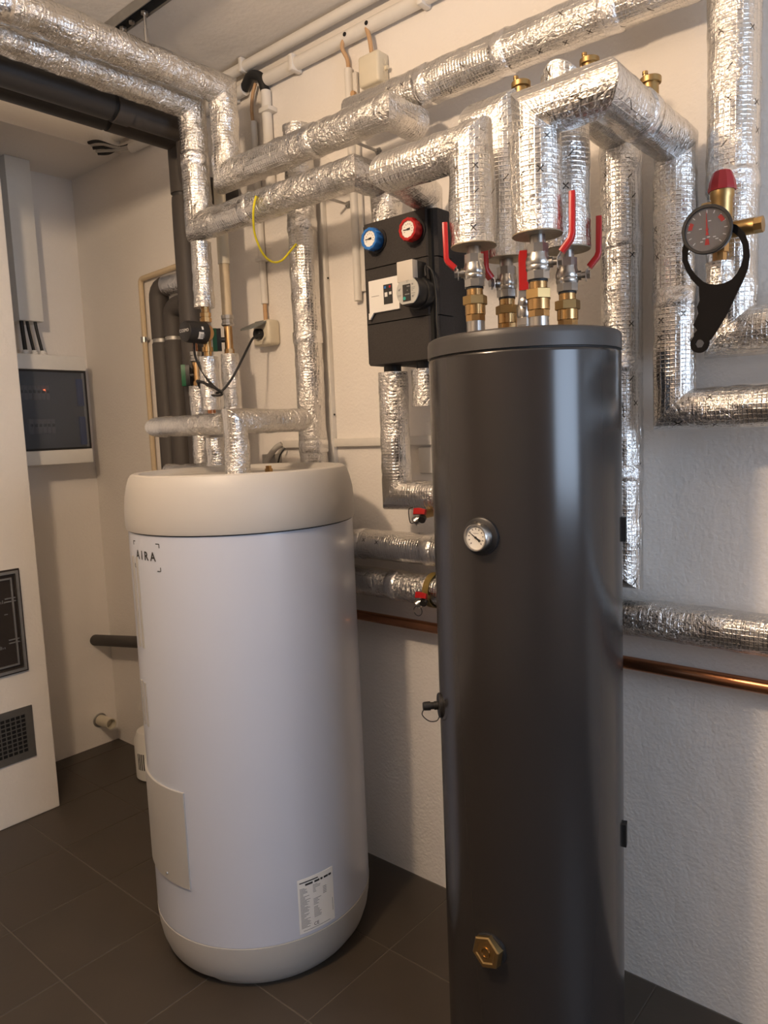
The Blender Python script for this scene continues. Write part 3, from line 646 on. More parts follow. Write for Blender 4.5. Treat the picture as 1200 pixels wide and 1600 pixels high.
foil_pipe('short foil-wrapped stub under the right side of the pump station',
          [(1.962, -0.140, 1.575), (1.962, -0.140, 1.478)], 0.0385, 'foil', bands=False, wr=1.6)
foil_pipe('lower foil-wrapped pipe running along the wall behind both tanks',
          [(0.86, -0.076, 0.963), (RX-0.05, -0.076, 0.963)], 0.0450, 'foil')
# short pipe cross on top of the white tank
foil_pipe('foil-wrapped pipe rising from the white tank lid and running back to the wall',
          [(1.574, -0.472, 1.3125), (1.574, -0.472, 1.458), (1.574, -0.250, 1.458), (1.197, -0.250, 1.458)], 0.0335, 'foil', wr=0.8)
foil_pipe('foil-wrapped pipe branching left above the white tank lid',
          [(1.538, -0.472, 1.455), (1.215, -0.472, 1.455), (1.215, -0.330, 1.455)], 0.0295, 'foil', wr=0.7)
foil_pipe('foil-wrapped pipe below the circulation pump',
          [(1.197, -0.265, 1.672), (1.197, -0.265, 1.505)], 0.0315, 'foil', bands=False)
foil_pipe('foil-wrapped pipe under the copper valve beside the wall socket cable',
          [(1.160, -0.150, 1.690), (1.160, -0.150, 1.330)], 0.0300, 'foil')
foil_pipe('foil-wrapped pipe under the leftmost green-handled valve',
          [(0.972, -0.150, 1.598), (0.972, -0.150, 1.330)], 0.0320, 'foil')
foil_pipe('foil-wrapped elbow low behind the white tank lid',
          [(1.197, -0.262, 1.418), (1.197, -0.262, 1.300), (0.93, -0.262, 1.300)], 0.0330, 'foil', bands=False, wr=1.4)
MB().cyl((1.197, -0.265, 1.488), (1.197, -0.265, 1.508), 0.013).build('copper_pipe', 'copper', None)
tag(D.objects['copper_pipe'], 'short bare copper pipe between foil sleeves below the circulation pump', 'pipe')
cpipe = MB().cyl((0.82, -0.050, 0.842), (RX-0.03, -0.050, 0.842), 0.0155, seg=28).build('copper_pipe', 'copper')
tag(cpipe, 'bare copper pipe running along the wall behind both tanks', 'pipe')

# ================================================================== AUTOMATIC AIR VENTS
for (x, y, z, lb) in ((2.352, -0.300, 2.072, 'brass automatic air vent above the left rear riser'), (pD.x, -0.232, 2.100, 'brass automatic air vent with tall cap on the right rear pipe'), (XG, -0.255, 2.014, 'brass automatic air vent behind the arching thick pipe')):
    t = thing('air_vent', lb, 'valve', (x, y, z), 'brass automatic air vents')
    MB().lathe([(0, 0.0150), (0.034, 0.0150)], (x, y, z), seg=28).build('vent_body', 'brass_dull', t)
    MB().lathe([(0, 0.0185), (0.001, 0.0195), (0.010, 0.0195), (0.0115, 0.0180), (0.0125, 0.0)], (x, y, z+0.033), seg=48, rip=lambda a, h: 1+0.012*math.cos(24*a)).build('vent_cap', 'brass_dull', t)
    MB().lathe([(0, 0.0045), (0.007, 0.0045), (0.007, 0.0055), (0.012, 0.0052), (0.013, 0.003), (0.013, 0)], (x-0.008, y-0.006, z+0.044), seg=14).build('vent_screw', 'brass', t)

# ================================================================== BLACK PUMP STATION
YF = -0.200
px0, px1, pz0_, pz1_ = 1.808, 2.034, 1.594, 1.960
ps = thing('pump_station', 'black foam-cased heating pump station with red and blue thermometers on the wall', 'pump', (1.92, 0.0, 1.59))
MB().box((1.83, YF+0.07, 1.594), (2.012, -0.002, 1.955), bev=0.006).build('rear_shell', 'epp_black', ps)
def shell(z0, z1, nm):
    MB().prism([(px0, YF+0.02), (px0+0.012, YF), (px1-0.012, YF), (px1+0.010, YF+0.022), (px1+0.010, YF+0.082), (px0, YF+0.082)], (0, 0, z0), (1, 0, 0), (0, 1, 0), z1-z0).build(nm, 'epp_black', ps, smooth=0)
shell(1.8455, pz1_, 'upper_shell'); shell(1.7025, 1.8425, 'middle_shell'); shell(pz0_, 1.6995, 'lower_shell')
MB().box((px0+0.006, YF+0.004, pz0_+0.004), (px1+0.002, YF+0.078, pz1_-0.004)).build('shell_core', 'dark_inside', ps)
for cx in (1.850, 1.985):
    MB().lathe([(0, 0.046), (0.004, 0.046)], (cx, -0.140, pz1_-0.004), seg=40).build('port_collar', 'epp_black', ps)
    bx_ = 1.850 if cx < 1.9 else 1.962
    MB().cyl((bx_, -0.140, 1.576), (bx_, -0.140, 1.597), 0.024).build('port_collar', 'black_plastic', ps)
fwd = V((0, -1, 0)); UX = V((1, 0, 0)); UZ = V((0, 0, 1))
for (pxl, mat, nm, lab) in (((577, 373), 'blue_plastic', 'blue_thermometer', 'round white dial in a blue grip ring'), ((637, 358), 'red_plastic', 'red_thermometer', 'round white dial in a red grip ring')):
    c = atY(*pxl, YF-0.032); c.y = YF
    MB().lathe([(-0.004, 0.032), (0.004, 0.032)], c, fwd, 36).build('thermometer_seat', 'black_plastic', ps)
    k = MB().lathe([(0.002, 0.024), (0.014, 0.026), (0.016, 0.0285), (0.030, 0.0285), (0.034, 0.0265), (0.034, 0.0205), (0.031, 0.0200)], c, fwd, 72, rip=lambda a, h: 1+(0.028*math.cos(12*a) if h > 0.015 else 0), caps=False).build(nm, mat, ps, smooth=50)
    k['label'] = lab
    f = c+fwd*0.0305
    MB().lathe([(-0.002, 0.0207), (0, 0.0207)], f, fwd, 36).build('dial', 'dial_white', k)
    tk = MB(); ticks(tk, f, UX, UZ, 0.0115, 0.0145, math.radians(205), math.radians(-25), 9, 0.0016); tk.build('dial_marks', 'print_grey', k, smooth=0)
    needle(f, UX, UZ, math.radians(183), 0.0150, 0.006, 0.0016, 'needle', 'print_black', k)
# white card clipped on the front, with its small picture
c0 = atY(581, 440, YF); c1 = atY(611, 490, YF)
card = MB().box((1.832, YF-0.006, 1.728), (1.935, YF+0.001, 1.812), bev=0.0015).build('label_card', 'paper_white', ps, smooth=0)
MB().prism([(0, 0), (0.018, 0.0), (0.005, -0.016), (0, -0.016)], (1.832, YF-0.004, 1.7285), UX, UZ, 0.005).build('card_tab', 'paper_white', card, smooth=0)
MB().box((1.884, YF-0.0066, 1.745), (1.914, YF-0.006, 1.795)).build('card_picture', 'print_black', card, smooth=0)
for (a, b, mt) in (((1.887, 1.785), (1.893, 1.791), 'blue_plastic'), ((1.903, 1.785), (1.909, 1.791), 'red_plastic'), ((1.888, 1.764), (1.897, 1.775), 'print_white'), ((1.903, 1.768), (1.911, 1.775), 'print_white')):
    MB().box((a[0], YF-0.0071, a[1]), (b[0], YF-0.0066, b[1])).build('picture_detail', mt, card, smooth=0)
MB().box((1.842, YF-0.0065, 1.770), (1.868, YF-0.006, 1.7712)).build('printed_line', 'print_grey', card, smooth=0)
# circulator head: black motor, round grey face, pale terminal box
pc = atY(637, 455, YF-0.055); pc = V((pc.x, YF, pc.z))
mot = MB().lathe([(-0.004, 0.040), (0.020, 0.040), (0.020, 0.0365), (0.048, 0.0365), (0.0535, 0.034), (0.0535, 0)], pc, fwd, 48).build('circulator_motor', 'black_plastic', ps)
fc = pc+fwd*0.0535
MB().prism([(0.0345*math.cos(a), max(0.0345*math.sin(a), -0.030)) for a in [2*math.pi*i/48 for i in range(48)]], fc, UX, UZ, 0.003).build('face_plate', 'pump_face', mot, smooth=0)
MB().box(fc+V((-0.031, -0.0035, 0.024)), fc+V((0.019, 0.018, 0.074)), bev=0.002).build('terminal_box_front', 'pump_cap', mot)
MB().box(fc+V((-0.030, 0.018, 0.022)), fc+V((0.019, 0.052, 0.073)), bev=0.002).build('terminal_box', 'black_plastic', mot)
ds = MB().box(fc+V((-0.014, -0.0042, -0.024)), fc+V((0.0105, -0.003, 0.0165)), bev=0.0004, seg=1).build('display', 'print_black', mot, smooth=0)
MB().lathe([(0, 0.0042), (0.0006, 0.0042)], fc+V((-0.0085, -0.0042, -0.0165)), fwd, 18).build('button', 'teal', ds)
for (a, b) in (((0.0, 0.0100), (0.009, 0.0125)), ((0.000, 0.0005), (0.0022, 0.0030)), ((-0.007, -0.0085), (0.0075, -0.0060))):
    MB().box(fc+V((a[0], -0.0046, a[1])), fc+V((b[0], -0.0042, b[1]))).build('display_mark', 'print_grey', ds, smooth=0)
pm = MB()
for (x0, x1, z) in ((-0.004, 0.006, 0.028), (-0.003, 0.006, 0.0255), (-0.002, 0.002, 0.022), (0.013, 0.024, 0.007), (0.013, 0.022, 0.0035), (0.013, 0.018, 0.0), (0.013, 0.024, -0.007), (-0.031, -0.020, -0.007), (-0.030, -0.021, -0.010), (0.014, 0.022, -0.012), (-0.026, -0.019, 0.008)):
    pm.box(fc+V((x0, -0.0034, z-0.0006)), fc+V((x1, -0.003, z+0.0006)))
for (x0, z0) in ((0.014, 0.013), (0.014, -0.0165), (-0.028, 0.0035)): pm.box(fc+V((x0, -0.0034, z0)), fc+V((x0+0.005, -0.003, z0+0.004)))
o = pm.build('printed_lines', 'print_grey', mot, smooth=0); o['kind'] = 'stuff'
MB().tube([pc+V((0.030, -0.02, 0.035)), V((px1-0.006, YF-0.012, 1.818)), V((px1+0.009, YF-0.004, 1.800)), V((px1+0.012, YF+0.004, 1.74)), V((px1+0.011, YF+0.006, 1.67)), V((px1+0.020, YF+0.02, 1.60)), V((px1+0.03, YF+0.06, 1.575))], 0.0028, 8, sub=8).build('power_cable', 'black_rubber', ps)

# ================================================================== LEFT CLUSTER: circulation pump, valves, pipes
MX, MY = 1.197, -0.265
cp = thing('circulation_pump', 'small black circulation pump with round motor on a copper line', 'pump', (MX, MY, 1.672))
MB().lathe([(0, 0.0185), (0.012, 0.0185), (0.012, 0.0145), (0.016, 0.0145), (0.016, 0.0175), (0.028, 0.0175), (0.030, 0.012), (0.046, 0.012)], (MX, MY, 1.780), seg=8).build('union_nut', 'brass', cp, smooth=20)
MB().lathe([(0, 0.0), (0.001, 0.016), (0.010, 0.026), (0.022, 0.028), (0.030, 0.028)], (MX, MY+0.018, 1.746), fwd, 32).build('volute', 'copper_brass', cp)
MB().lathe([(0, 0.012), (0.020, 0.012), (0.020, 0.017), (0.034, 0.017), (0.034, 0.012), (0.052, 0.012)], (MX, MY, 1.668), seg=20).build('lower_nut', 'brass', cp)
mo = MB().lathe([(0.010, 0.0345), (0.034, 0.0345), (0.036, 0.0335), (0.072, 0.0335), (0.080, 0.0315), (0.0825, 0.028), (0.0825, 0)], (MX, MY, 1.746), fwd, 40).build('motor', 'black_plastic', cp)
text_on('COSMO', 0.0135, (MX, MY-0.0832, 1.748), UX, UZ, 'lettering', 'print_white', mo)
# rating label on the side that faces the room
def wrap_y(c, r, a0, a1, y0, y1, t, n=8):
    mb = MB(); rows = []
    for i in range(n+1):
        a = a0+(a1-a0)*i/n; rows.append([len(mb.v)+q for q in range(4)])
        for rr, y in ((r, y0), (r+t, y0), (r+t, y1), (r, y1)): mb.v.append(V((c.x+rr*math.cos(a), y, c.z+rr*math.sin(a))))
    for A, B in zip(rows, rows[1:]): mb.f += [(A[q], A[(q+1) % 4], B[(q+1) % 4], B[q]) for q in range(4)]
    mb.f += [tuple(rows[0]), tuple(rows[-1][::-1])]; return mb
lb = wrap_y(V((MX, 0, 1.746)), 0.0338, -0.75, -0.10, MY-0.052, MY-0.022, 0.0005).build('rating_label', 'paper_white', mo)
for i in range(4): wrap_y(V((MX, 0, 1.746)), 0.0343, -0.62+0.1*i, -0.57+0.1*i, MY-0.046, MY-0.030, 0.0003, 2).build('printed_line', 'print_grey', lb)
wrap_y(V((MX, 0, 1.746)), 0.0338, 0.12, 0.42, MY-0.041, MY-0.032, 0.0004, 4).build('printed_emblem', 'print_white', mo)

def green_valve(x, y, z, label, ztop, zbot, grp, hz=0.0):
    t = thing('shutoff_valve', label, 'valve', (x, y, zbot), grp)
    MB().lathe([(0, 0.0135), (ztop-zbot, 0.0135)], (x, y, zbot), seg=24).build('valve_body', 'copper_brass', t)
    MB().lathe([(0, 0.0165), (0.014, 0.0165)], (x, y, zbot+0.002), seg=8).build('lower_nut', 'copper_brass', t, smooth=20)
    MB().lathe([(0, 0.017), (0.004, 0.021), (0.010, 0.021), (0.012, 0.0175), (0.022, 0.0175), (0.024, 0.020), (0.036, 0.020)], (x, y, ztop-0.002), seg=10).build('upper_nut', 'nickel', t, smooth=20)
    ax = V((-0.62, -0.785, 0)).normalized(); sxv = V((-ax.y, ax.x, 0))*-1
    MB().lathe([(0.008, 0.0085), (0.026, 0.0085)], (x, y, z), ax, 18).build('stem_extension', 'black_plastic', t)
    h = [(-0.0105, -0.036), (0.0105, -0.036), (0.015, -0.022), (0.0125, 0.0), (0.015, 0.022), (0.0105, 0.036), (-0.0105, 0.036), (-0.015, 0.022), (-0.0125, 0.0), (-0.015, -0.022)]
    o = V((x, y, z+hz))
    MB().prism(h, o+ax*0.024, sxv, UZ, -0.014 if sxv.cross(UZ).dot(ax) < 0 else 0.014).build('handle_base', 'black_plastic', t, smooth=30)
    MB().prism([(a*0.98, b*1.02) for a, b in h], o+ax*0.038, sxv, UZ, -0.014 if sxv.cross(UZ).dot(ax) < 0 else 0.014).build('green_handle', 'green_plastic', t, smooth=30)
    return t
green_valve(1.160, -0.150, 1.737, 'copper shutoff valve with green handle beside the circulation pump', 1.782, 1.690, 'green-handled shutoff valves')
green_valve(0.972, -0.150, 1.636, 'copper shutoff valve with green handle, the lower left one', 1.682, 1.598, 'green-handled shutoff valves')
tag(MB().cyl((0.972, -0.150, 1.712), (0.972, -0.150, 1.752), 0.0085).build('copper_pipe', 'copper'), 'thin bare copper pipe above the lower left green-handled valve', 'pipe')
t = thing('cream_pipe', 'cream plastic water pipe rising beside the foil-wrapped drop', 'pipe', (1.160, -0.150, 1.81))
MB().cyl((1.160, -0.150, 1.805), (1.160, -0.150, 1.98), 0.0165).build('pipe_section', 'old_cream', t)
MB().cyl((1.160, -0.150, 1.98), (1.160, -0.150, 2.24), 0.0190).build('pipe_section', 'cream_plastic', t)
# coiled pump cable to the wall socket
P0 = V((MX, MY-0.050, 1.712)); pl = [P0, atY(306, 560, -0.30), atY(322, 590, -0.29), atY(338, 607, -0.28), atY(348, 612, -0.27), atY(330, 604, -0.29), atY(311, 596, -0.30), atY(313, 606, -0.29), atY(330, 617, -0.28), atY(347, 616, -0.27), atY(330, 603, -0.30), atY(308, 595, -0.29), atY(322, 610, -0.28), atY(343, 613, -0.26), atY(362, 592, -0.23), atY(378, 562, -0.19), atY(390, 538, -0.14), atY(397, 527, -0.11), atY(410, 522, -0.075)]
tag(MB().tube(pl, 0.0038, 8, sub=8).build('pump_cable', 'black_rubber'), 'black cable looped between the circulation pump and wall socket', 'cable')
# socket with grey hinged cover
so = thing('wall_socket', 'cream surface-mounted wall socket with open grey flap', 'socket', (1.206, 0.0, 1.72))
MB().box((1.165, -0.052, 1.720), (1.250, 0.0, 1.803), bev=0.010, seg=3).build('socket_box', 'cream_plastic', so)
MB().lathe([(0, 0.026), (0.004, 0.026), (0.004, 0.021), (-0.008, 0.019)], (1.206, -0.050, 1.757), fwd, 32, caps=False).build('socket_ring', 'cream_plastic', so)
MB().lathe([(-0.004, 0.018), (0.020, 0.017), (0.024, 0.012), (0.024, 0)], (1.206, -0.050, 1.757), fwd, 28).build('plug', 'black_plastic', so)
MB().prism([(-0.034, 0), (0.034, 0), (0.034, 0.055), (0.026, 0.068), (-0.026, 0.068), (-0.034, 0.055)], (1.206, -0.053, 1.797), UX, V((0, -1, -0.42)), 0.005).build('hinged_flap', 'lid_grey', so, smooth=0)
MB().box((1.185, -0.057, 1.790), (1.227, -0.046, 1.800), bev=0.003).build('hinge', 'lid_grey', so)

# ================================================================== GREY FOAM-INSULATED PIPES (left)
def plain_run(path, r, mb=None, seg=28, bend=0.0, nb=5):
    """plain pipe with rounded elbows as one swept mesh"""
    P = [V(p) for p in path]; Q = [P[0]]
    for i in range(1, len(P)-1):
        a, b, c = P[i-1], P[i], P[i+1]; u, w = (a-b).normalized(), (c-b).normalized()
        for k in range(nb+1):
            t = k/nb; Q.append((b+u*bend)*(1-t)**2+b*2*t*(1-t)+(b+w*bend)*t*t)
    Q.append(P[-1]); return (mb or MB()).tube(Q, r, seg)
GX, GY = 0.915, -0.120
g = thing('foam_pipe', 'dark grey foam-covered ceiling pipe turning down along the wall', 'pipe', (GX, GY, 1.30))
MB().cyl((GX, RY+0.05, 2.440), (GX, -0.40, 2.440), 0.039, seg=36).build('foam_tube', 'grey_foam_dark', g)
MB().cyl((GX, -0.400, 2.440), (GX, -0.385, 2.440), 0.035, seg=36).build('foam_joint', 'seam_black', g)
plain_run([(GX, -0.385, 2.440), (GX, GY, 2.440), (GX, GY, 2.262)], 0.0385, bend=0.03).build('foam_elbow', 'grey_foam', g)
MB().cyl((GX, GY, 2.262), (GX, GY, 2.250), 0.034, seg=36).build('foam_joint', 'grey_foam_dark', g)
MB().lathe([(0, 0.0385), (0.85, 0.0385), (0.93, 0.0375), (0.95, 0.036)], (GX, GY, 1.30), seg=36).build('foam_tube', 'grey_foam', g)
g = thing('foam_pipe', 'dark grey foam-covered pipe just below the lower foil ceiling pipe', 'pipe', (1.075, -0.20, 2.20))
MB().cyl((1.070, RY+0.05, 2.410), (1.070, -0.470, 2.410), 0.043, seg=36).build('foam_tube', 'grey_foam_dark', g)
MB().cyl((1.070, -0.470, 2.410), (1.070, -0.455, 2.410), 0.039, seg=36).build('foam_joint', 'seam_black', g)
MB().cyl((1.070, -0.455, 2.410), (1.070, -0.405, 2.410), 0.0445, seg=36).build('foam_collar', 'grey_foam', g)
plain_run([(1.070, -0.403, 2.410), (1.070, -0.19, 2.410), (1.070, -0.19, 2.24), (1.070, -0.03, 2.24)], 0.041, bend=0.035).build('foam_elbow', 'grey_foam', g)
# pair of grey pipes low on the left
for (x0, lb, el) in ((0.690, 'left pipe of the grey foam-covered pair, bending into a silver-taped sleeve', False), (0.772, 'right pipe of the grey foam-covered pair with plain grey elbow', True)):
    g = thing('foam_pipe', lb, 'pipe', (x0, -0.095, 0.0), 'pair of grey foam pipes left of the pumps')
    MB().lathe([(0, 0.036), (0.4, 0.036), (0.9, 0.0362), (1.775, 0.0365), (1.78, 0.034)], (x0, -0.095, 0.0), seg=32).build('foam_tube', 'grey_foam', g)
    MB().lathe([(0, 0.0335), (0.014, 0.0335)], (x0, -0.095, 1.780), seg=32).build('foam_joint', 'steel_dull', g)
    if not el:
        plain_run([(x0, -0.095, 1.794), (x0, -0.095, 1.985), (x0+0.055, -0.085, 1.985)], 0.0365, bend=0.05).build('foam_elbow', 'grey_foam', g)
        tb = MB().cyl((x0+0.048, -0.085, 1.984), (0.868, -0.085, 1.984), 0.040, seg=36).build('silver_tape', 'foil_tape', g)
    else:
        plain_run([(x0, -0.095, 1.794), (x0, -0.095, 1.900), (0.862, -0.095, 1.900)], 0.0375, bend=0.05).build('foam_elbow', 'grey_foam', g)
# thin old cream conduit with a clamp
cc = thing('cream_conduit', 'thin yellowed conduit bent round the corner pipes on the left wall end', 'conduit', (0.444, -0.012, 1.0))
plain_run([(0.444, -0.016, 0.95), (0.450, -0.016, 2.062), (0.80, -0.016, 2.072)], 0.0105, bend=0.02).build('conduit_tube', 'old_cream', cc)
MB().lathe([(0, 0.0145), (0.022, 0.0145)], (0.446, -0.016, 1.812), seg=16).build('clamp', 'steel', cc)
MB().box((0.446, -0.022, 1.818), (0.475, -0.010, 1.830), bev=0.002).build('clamp_lug', 'steel', cc)
# grey waste pipe near the floor and capped stub in the corner
g = thing('waste_pipe', 'grey waste pipe crossing the niche corner behind the white tank', 'pipe', (-0.06, -0.070, 0.51))
plain_run([(-0.06, -0.075, 0.503), (0.60, -0.075, 0.592)], 0.0255).build('pipe_tube', 'grey_foam', g)
st = thing('pipe_stub', 'short open cream pipe stub low in the wall corner', 'pipe', (0.0, -0.085, 0.095))
MB().lathe([(0, 0.034), (0.006, 0.030), (0.007, 0)], (-0.06, -0.085, 0.120), (1, 0, 0.05), 28).build('rosette', 'steel_dull', st)
MB().lathe([(0.004, 0.025), (0.105, 0.025), (0.105, 0.021), (0.065, 0.021), (0.065, 0)], (-0.06, -0.085, 0.120), (1, 0, 0.05), 28).build('stub_tube', 'cream_plastic', st)
# white canister behind the tank
cn = thing('canister', 'white plastic canister half hidden behind the white tank', 'canister', (0.425, -0.100, 0.0))
MB().lathe([(0, 0.075), (0.006, 0.082), (0.165, 0.082), (0.20, 0.068), (0.215, 0.030), (0.235, 0.028), (0.237, 0)], (0.425, -0.100, 0.0), seg=40).build('bottle', 'white_plastic', cn)
for i in range(4): wrap(V((0.425, -0.100, 0)), 0.0822, -1.55+0.12*i, -1.49+0.12*i, 0.05, 0.12, 0.0005, 2).build('label_bar', 'print_black', cn)

# ================================================================== CONDUITS, BOXES AND TRUNKING ON THE WALL
c1 = thing('cable_conduit', 'upper white cable conduit in the angle under the ceiling', 'conduit', (0.37, -0.030, 2.60))
MB().cyl((0.375, -0.032, 2.622), (RX-0.02, -0.032, 2.622), 0.0165, seg=24).build('conduit_tube', 'conduit_white', c1)
for x in (1.17, 1.95): MB().box((x, -0.050, 2.603), (x+0.016, -0.002, 2.648), bev=0.004).build('clip', 'conduit_white', c1)
c2 = thing('cable_conduit', 'lower white cable conduit on the wall with cables leaving through holes', 'conduit', (1.28, -0.022, 2.54))
MB().cyl((1.275, -0.022, 2.556), (RX-0.02, -0.022, 2.556), 0.0195, seg=28).build('conduit_tube', 'conduit_white', c2)
for x in (1.40, 1.90, 2.5): MB().box((x, -0.046, 2.532), (x+0.020, -0.001, 2.582), bev=0.005).build('clip', 'conduit_white', c2)
for px_, py_ in ((539, 53), (573, 38)):
    hp = atY(px_, py_, -0.040); MB().lathe([(0, 0.006), (0.0015, 0.006)], V((hp.x, -0.0415, 2.5555)), fwd, 14).build('cable_hole', 'dark_inside', c2)
c3 = thing('cable_conduit', 'short white conduit end beside the foil drop under the ceiling', 'conduit', (0.45, -0.022, 2.54))
MB().cyl((0.47, -0.022, 2.560), (1.165, -0.022, 2.560), 0.0195, seg=28).build('conduit_tube', 'conduit_white', c3)
MB().box((1.095, -0.046, 2.536), (1.117, -0.001, 2.586), bev=0.005).build('clip', 'conduit_white', c3)
c4 = thing('cable_conduit', 'short thick white vertical conduit under the black cable sleeve', 'conduit', (1.262, -0.018, 2.22))
MB().cyl((1.262, -0.018, 2.525), (1.262, -0.018, 2.22), 0.0165, seg=24).build('conduit_tube', 'conduit_white', c4)
MB().box((1.245, -0.040, 2.455), (1.295, -0.001, 2.470), bev=0.003).build('clip', 'conduit_white', c4)
tag(plain_run([(1.160, -0.022, 2.562), (1.205, -0.028, 2.592), (1.252, -0.024, 2.572), (1.262, -0.018, 2.515)], 0.0150, bend=0.02).build('corrugated_sleeve', 'black_rubber'), 'black flexible cable sleeve arching into the vertical conduit', 'cable sleeve')
c5 = thing('cable_conduit', 'thin white vertical conduit leading down to the wall socket', 'conduit', (1.186, -0.014, 1.85))
MB().cyl((1.190, -0.014, 2.452), (1.194, -0.014, 1.862), 0.0120, seg=20).build('conduit_tube', 'conduit_white', c5)
MB().box((1.176, -0.032, 2.000), (1.214, -0.001, 2.012), bev=0.003).build('clip', 'conduit_white', c5)
MB().tube([(1.194, -0.014, 1.875), (1.198, -0.018, 1.84), (1.203, -0.022, 1.80)], 0.007, 10, sub=4).build('socket_cable', 'cable_tan', c5)
MB().box((1.174, -0.030, 2.345), (1.212, -0.001, 2.357), bev=0.003).build('clip', 'conduit_white', c5)
MB().tube([(1.222, -0.024, 2.560), (1.205, -0.024, 2.53), (1.186, -0.016, 2.49), (1.190, -0.016, 2.445)], 0.0055, 10, sub=6).build('cable_end', 'cable_tan', c5)
c6 = thing('cable_conduit', 'white vertical conduit left of the pump station', 'conduit', (1.622, -0.014, 1.81))
MB().cyl((1.622, -0.014, 2.475), (1.622, -0.014, 1.812), 0.0125, seg=20).build('conduit_tube', 'conduit_white', c6)
MB().box((1.632, -0.010, 2.46), (1.648, -0.0, 1.84), bev=0.002).build('conduit_rail', 'conduit_white', c6)
MB().lathe([(0, 0.008), (0.014, 0.008), (0.014, 0.005), (0.016, 0)], (1.640, -0.008, 2.400), fwd, 12).build('clip_screw', 'cable_tan', c6)
MB().lathe([(0, 0.006), (0.002, 0.006)], (1.628, -0.0265, 2.335), fwd, 12).build('cable_hole', 'cable_tan', c6)
MB().tube([(atY(539, 53, -0.03).x, -0.034, 2.553), (1.616, -0.030, 2.53), (1.622, -0.016, 2.50), (1.622, -0.014, 2.468)], 0.006, 10, sub=5).build('cable_end', 'cable_tan', c6)
jb = thing('junction_box', 'square cream junction box under the ceiling conduit', 'junction box', (1.735, 0.0, 2.39))
MB().box((1.690, -0.050, 2.388), (1.766, -0.001, 2.472), bev=0.008, seg=3).build('box_cover', 'cream_plastic', jb)
for z in (2.412, 2.445): MB().lathe([(0, 0.009), (0.0012, 0.009), (0.0012, 0.007), (0, 0.0065)], (1.7655, -0.024, z), (1, 0, 0), 18, caps=False).build('knockout', 'cream_plastic', jb)
for x in (1.712, 1.743): MB().lathe([(0, 0.009), (0.0012, 0.009), (0.0012, 0.007), (0, 0.0065)], (x, -0.026, 2.3885), (0, 0, -1), 18, caps=False).build('knockout', 'cream_plastic', jb)
MB().lathe([(0, 0.006), (0.010, 0.006), (0.010, 0.004), (0.014, 0)], (1.766, -0.020, 2.428), (1, 0, 0), 12).build('blanking_plug', 'cream_plastic', jb)
hp = atY(573, 38, -0.03)
MB().tube([(hp.x, -0.034, 2.553), (hp.x+0.008, -0.030, 2.52), (hp.x+0.014, -0.028, 2.468)], 0.0065, 10, sub=5).build('cable_end', 'cable_tan', jb)
t1 = thing('cable_trunking', 'narrow white horizontal trunking on the wall above the white tank', 'trunking', (1.5, 0.0, 1.37))
MB().box((1.245, -0.016, 1.372), (2.25, 0.0, 1.398), bev=0.002).build('trunking_cover', 'conduit_white', t1)
t2 = thing('cable_trunking', 'white vertical trunking beside the foil pipe behind the white tank', 'trunking', (1.475, 0.0, 1.0))
MB().box((1.462, -0.018, 1.0), (1.492, 0.0, 2.20), bev=0.002).build('trunking_cover', 'conduit_white', t2)
for z in (1.90, 1.475): MB().lathe([(0, 0.0035), (0.002, 0.003), (0.002, 0)], (1.493, -0.009, z), (1, 0, 0), 10).build('screw', 'black_plastic', t2)
tag(MB().tube([(1.245, -0.018, 1.385), (1.225, -0.030, 1.372), (1.205, -0.05, 1.335), (1.20, -0.07, 1.28)], 0.010, 12, sub=6).build('flexible_conduit', 'cable_grey'), 'grey flexible conduit leaving the trunking above the white tank', 'cable')
tag(MB().tube([(1.262, -0.020, 1.372), (1.250, -0.035, 1.345), (1.244, -0.05, 1.29)], 0.0028, 8, sub=6).build('thin_cable', 'black_rubber'), 'thin dark cable hanging from the trunking above the white tank', 'cable')
tag(MB().box((1.826, -0.010, 1.288), (1.905, 0.0, 1.366), bev=0.006).build('blank_plate', 'conduit_white'), 'square white blanking plate half hidden by the dark tank', 'cover plate')
tag(MB().box((1.150, -0.030, 1.318), (1.222, 0.0, 1.352), bev=0.003).build('cover_box', 'cable_grey'), 'small grey box on the wall just above the white tank lid', 'box')
for (a, b) in (((545, 320), (512, 310)), ((592, 237), (568, 232))):
    p = atY(*a, 0.0); s_ = thing('wall_stud', 'threaded stud sticking out of the wall '+('under' if a[1] > 300 else 'above')+' the lower foil pipe run', 'screw', p, 'threaded studs in the wall')
    MB().lathe([(0, 0.012), (0.003, 0.012), (0.003, 0.008), (0.010, 0.008)], p, fwd, 6).build('stud_nut', 'steel_dull', s_, smooth=20)
    MB().cyl(p+fwd*0.008, p+fwd*0.10, 0.004, seg=12).build('stud_rod', 'steel', s_)
tag(MB().tube([atY(400, 306, -0.308), atY(396, 330, -0.306), atY(398, 365, -0.28), atY(410, 395, -0.24), atY(425, 409, -0.20), atY(440, 407, -0.16), atY(453, 393, -0.135), atY(463, 381, -0.118)], 0.0032, 8, sub=8).build('earth_wire', 'wire_yellow'), 'yellow-green earth wire hanging between two foil pipes', 'cable')

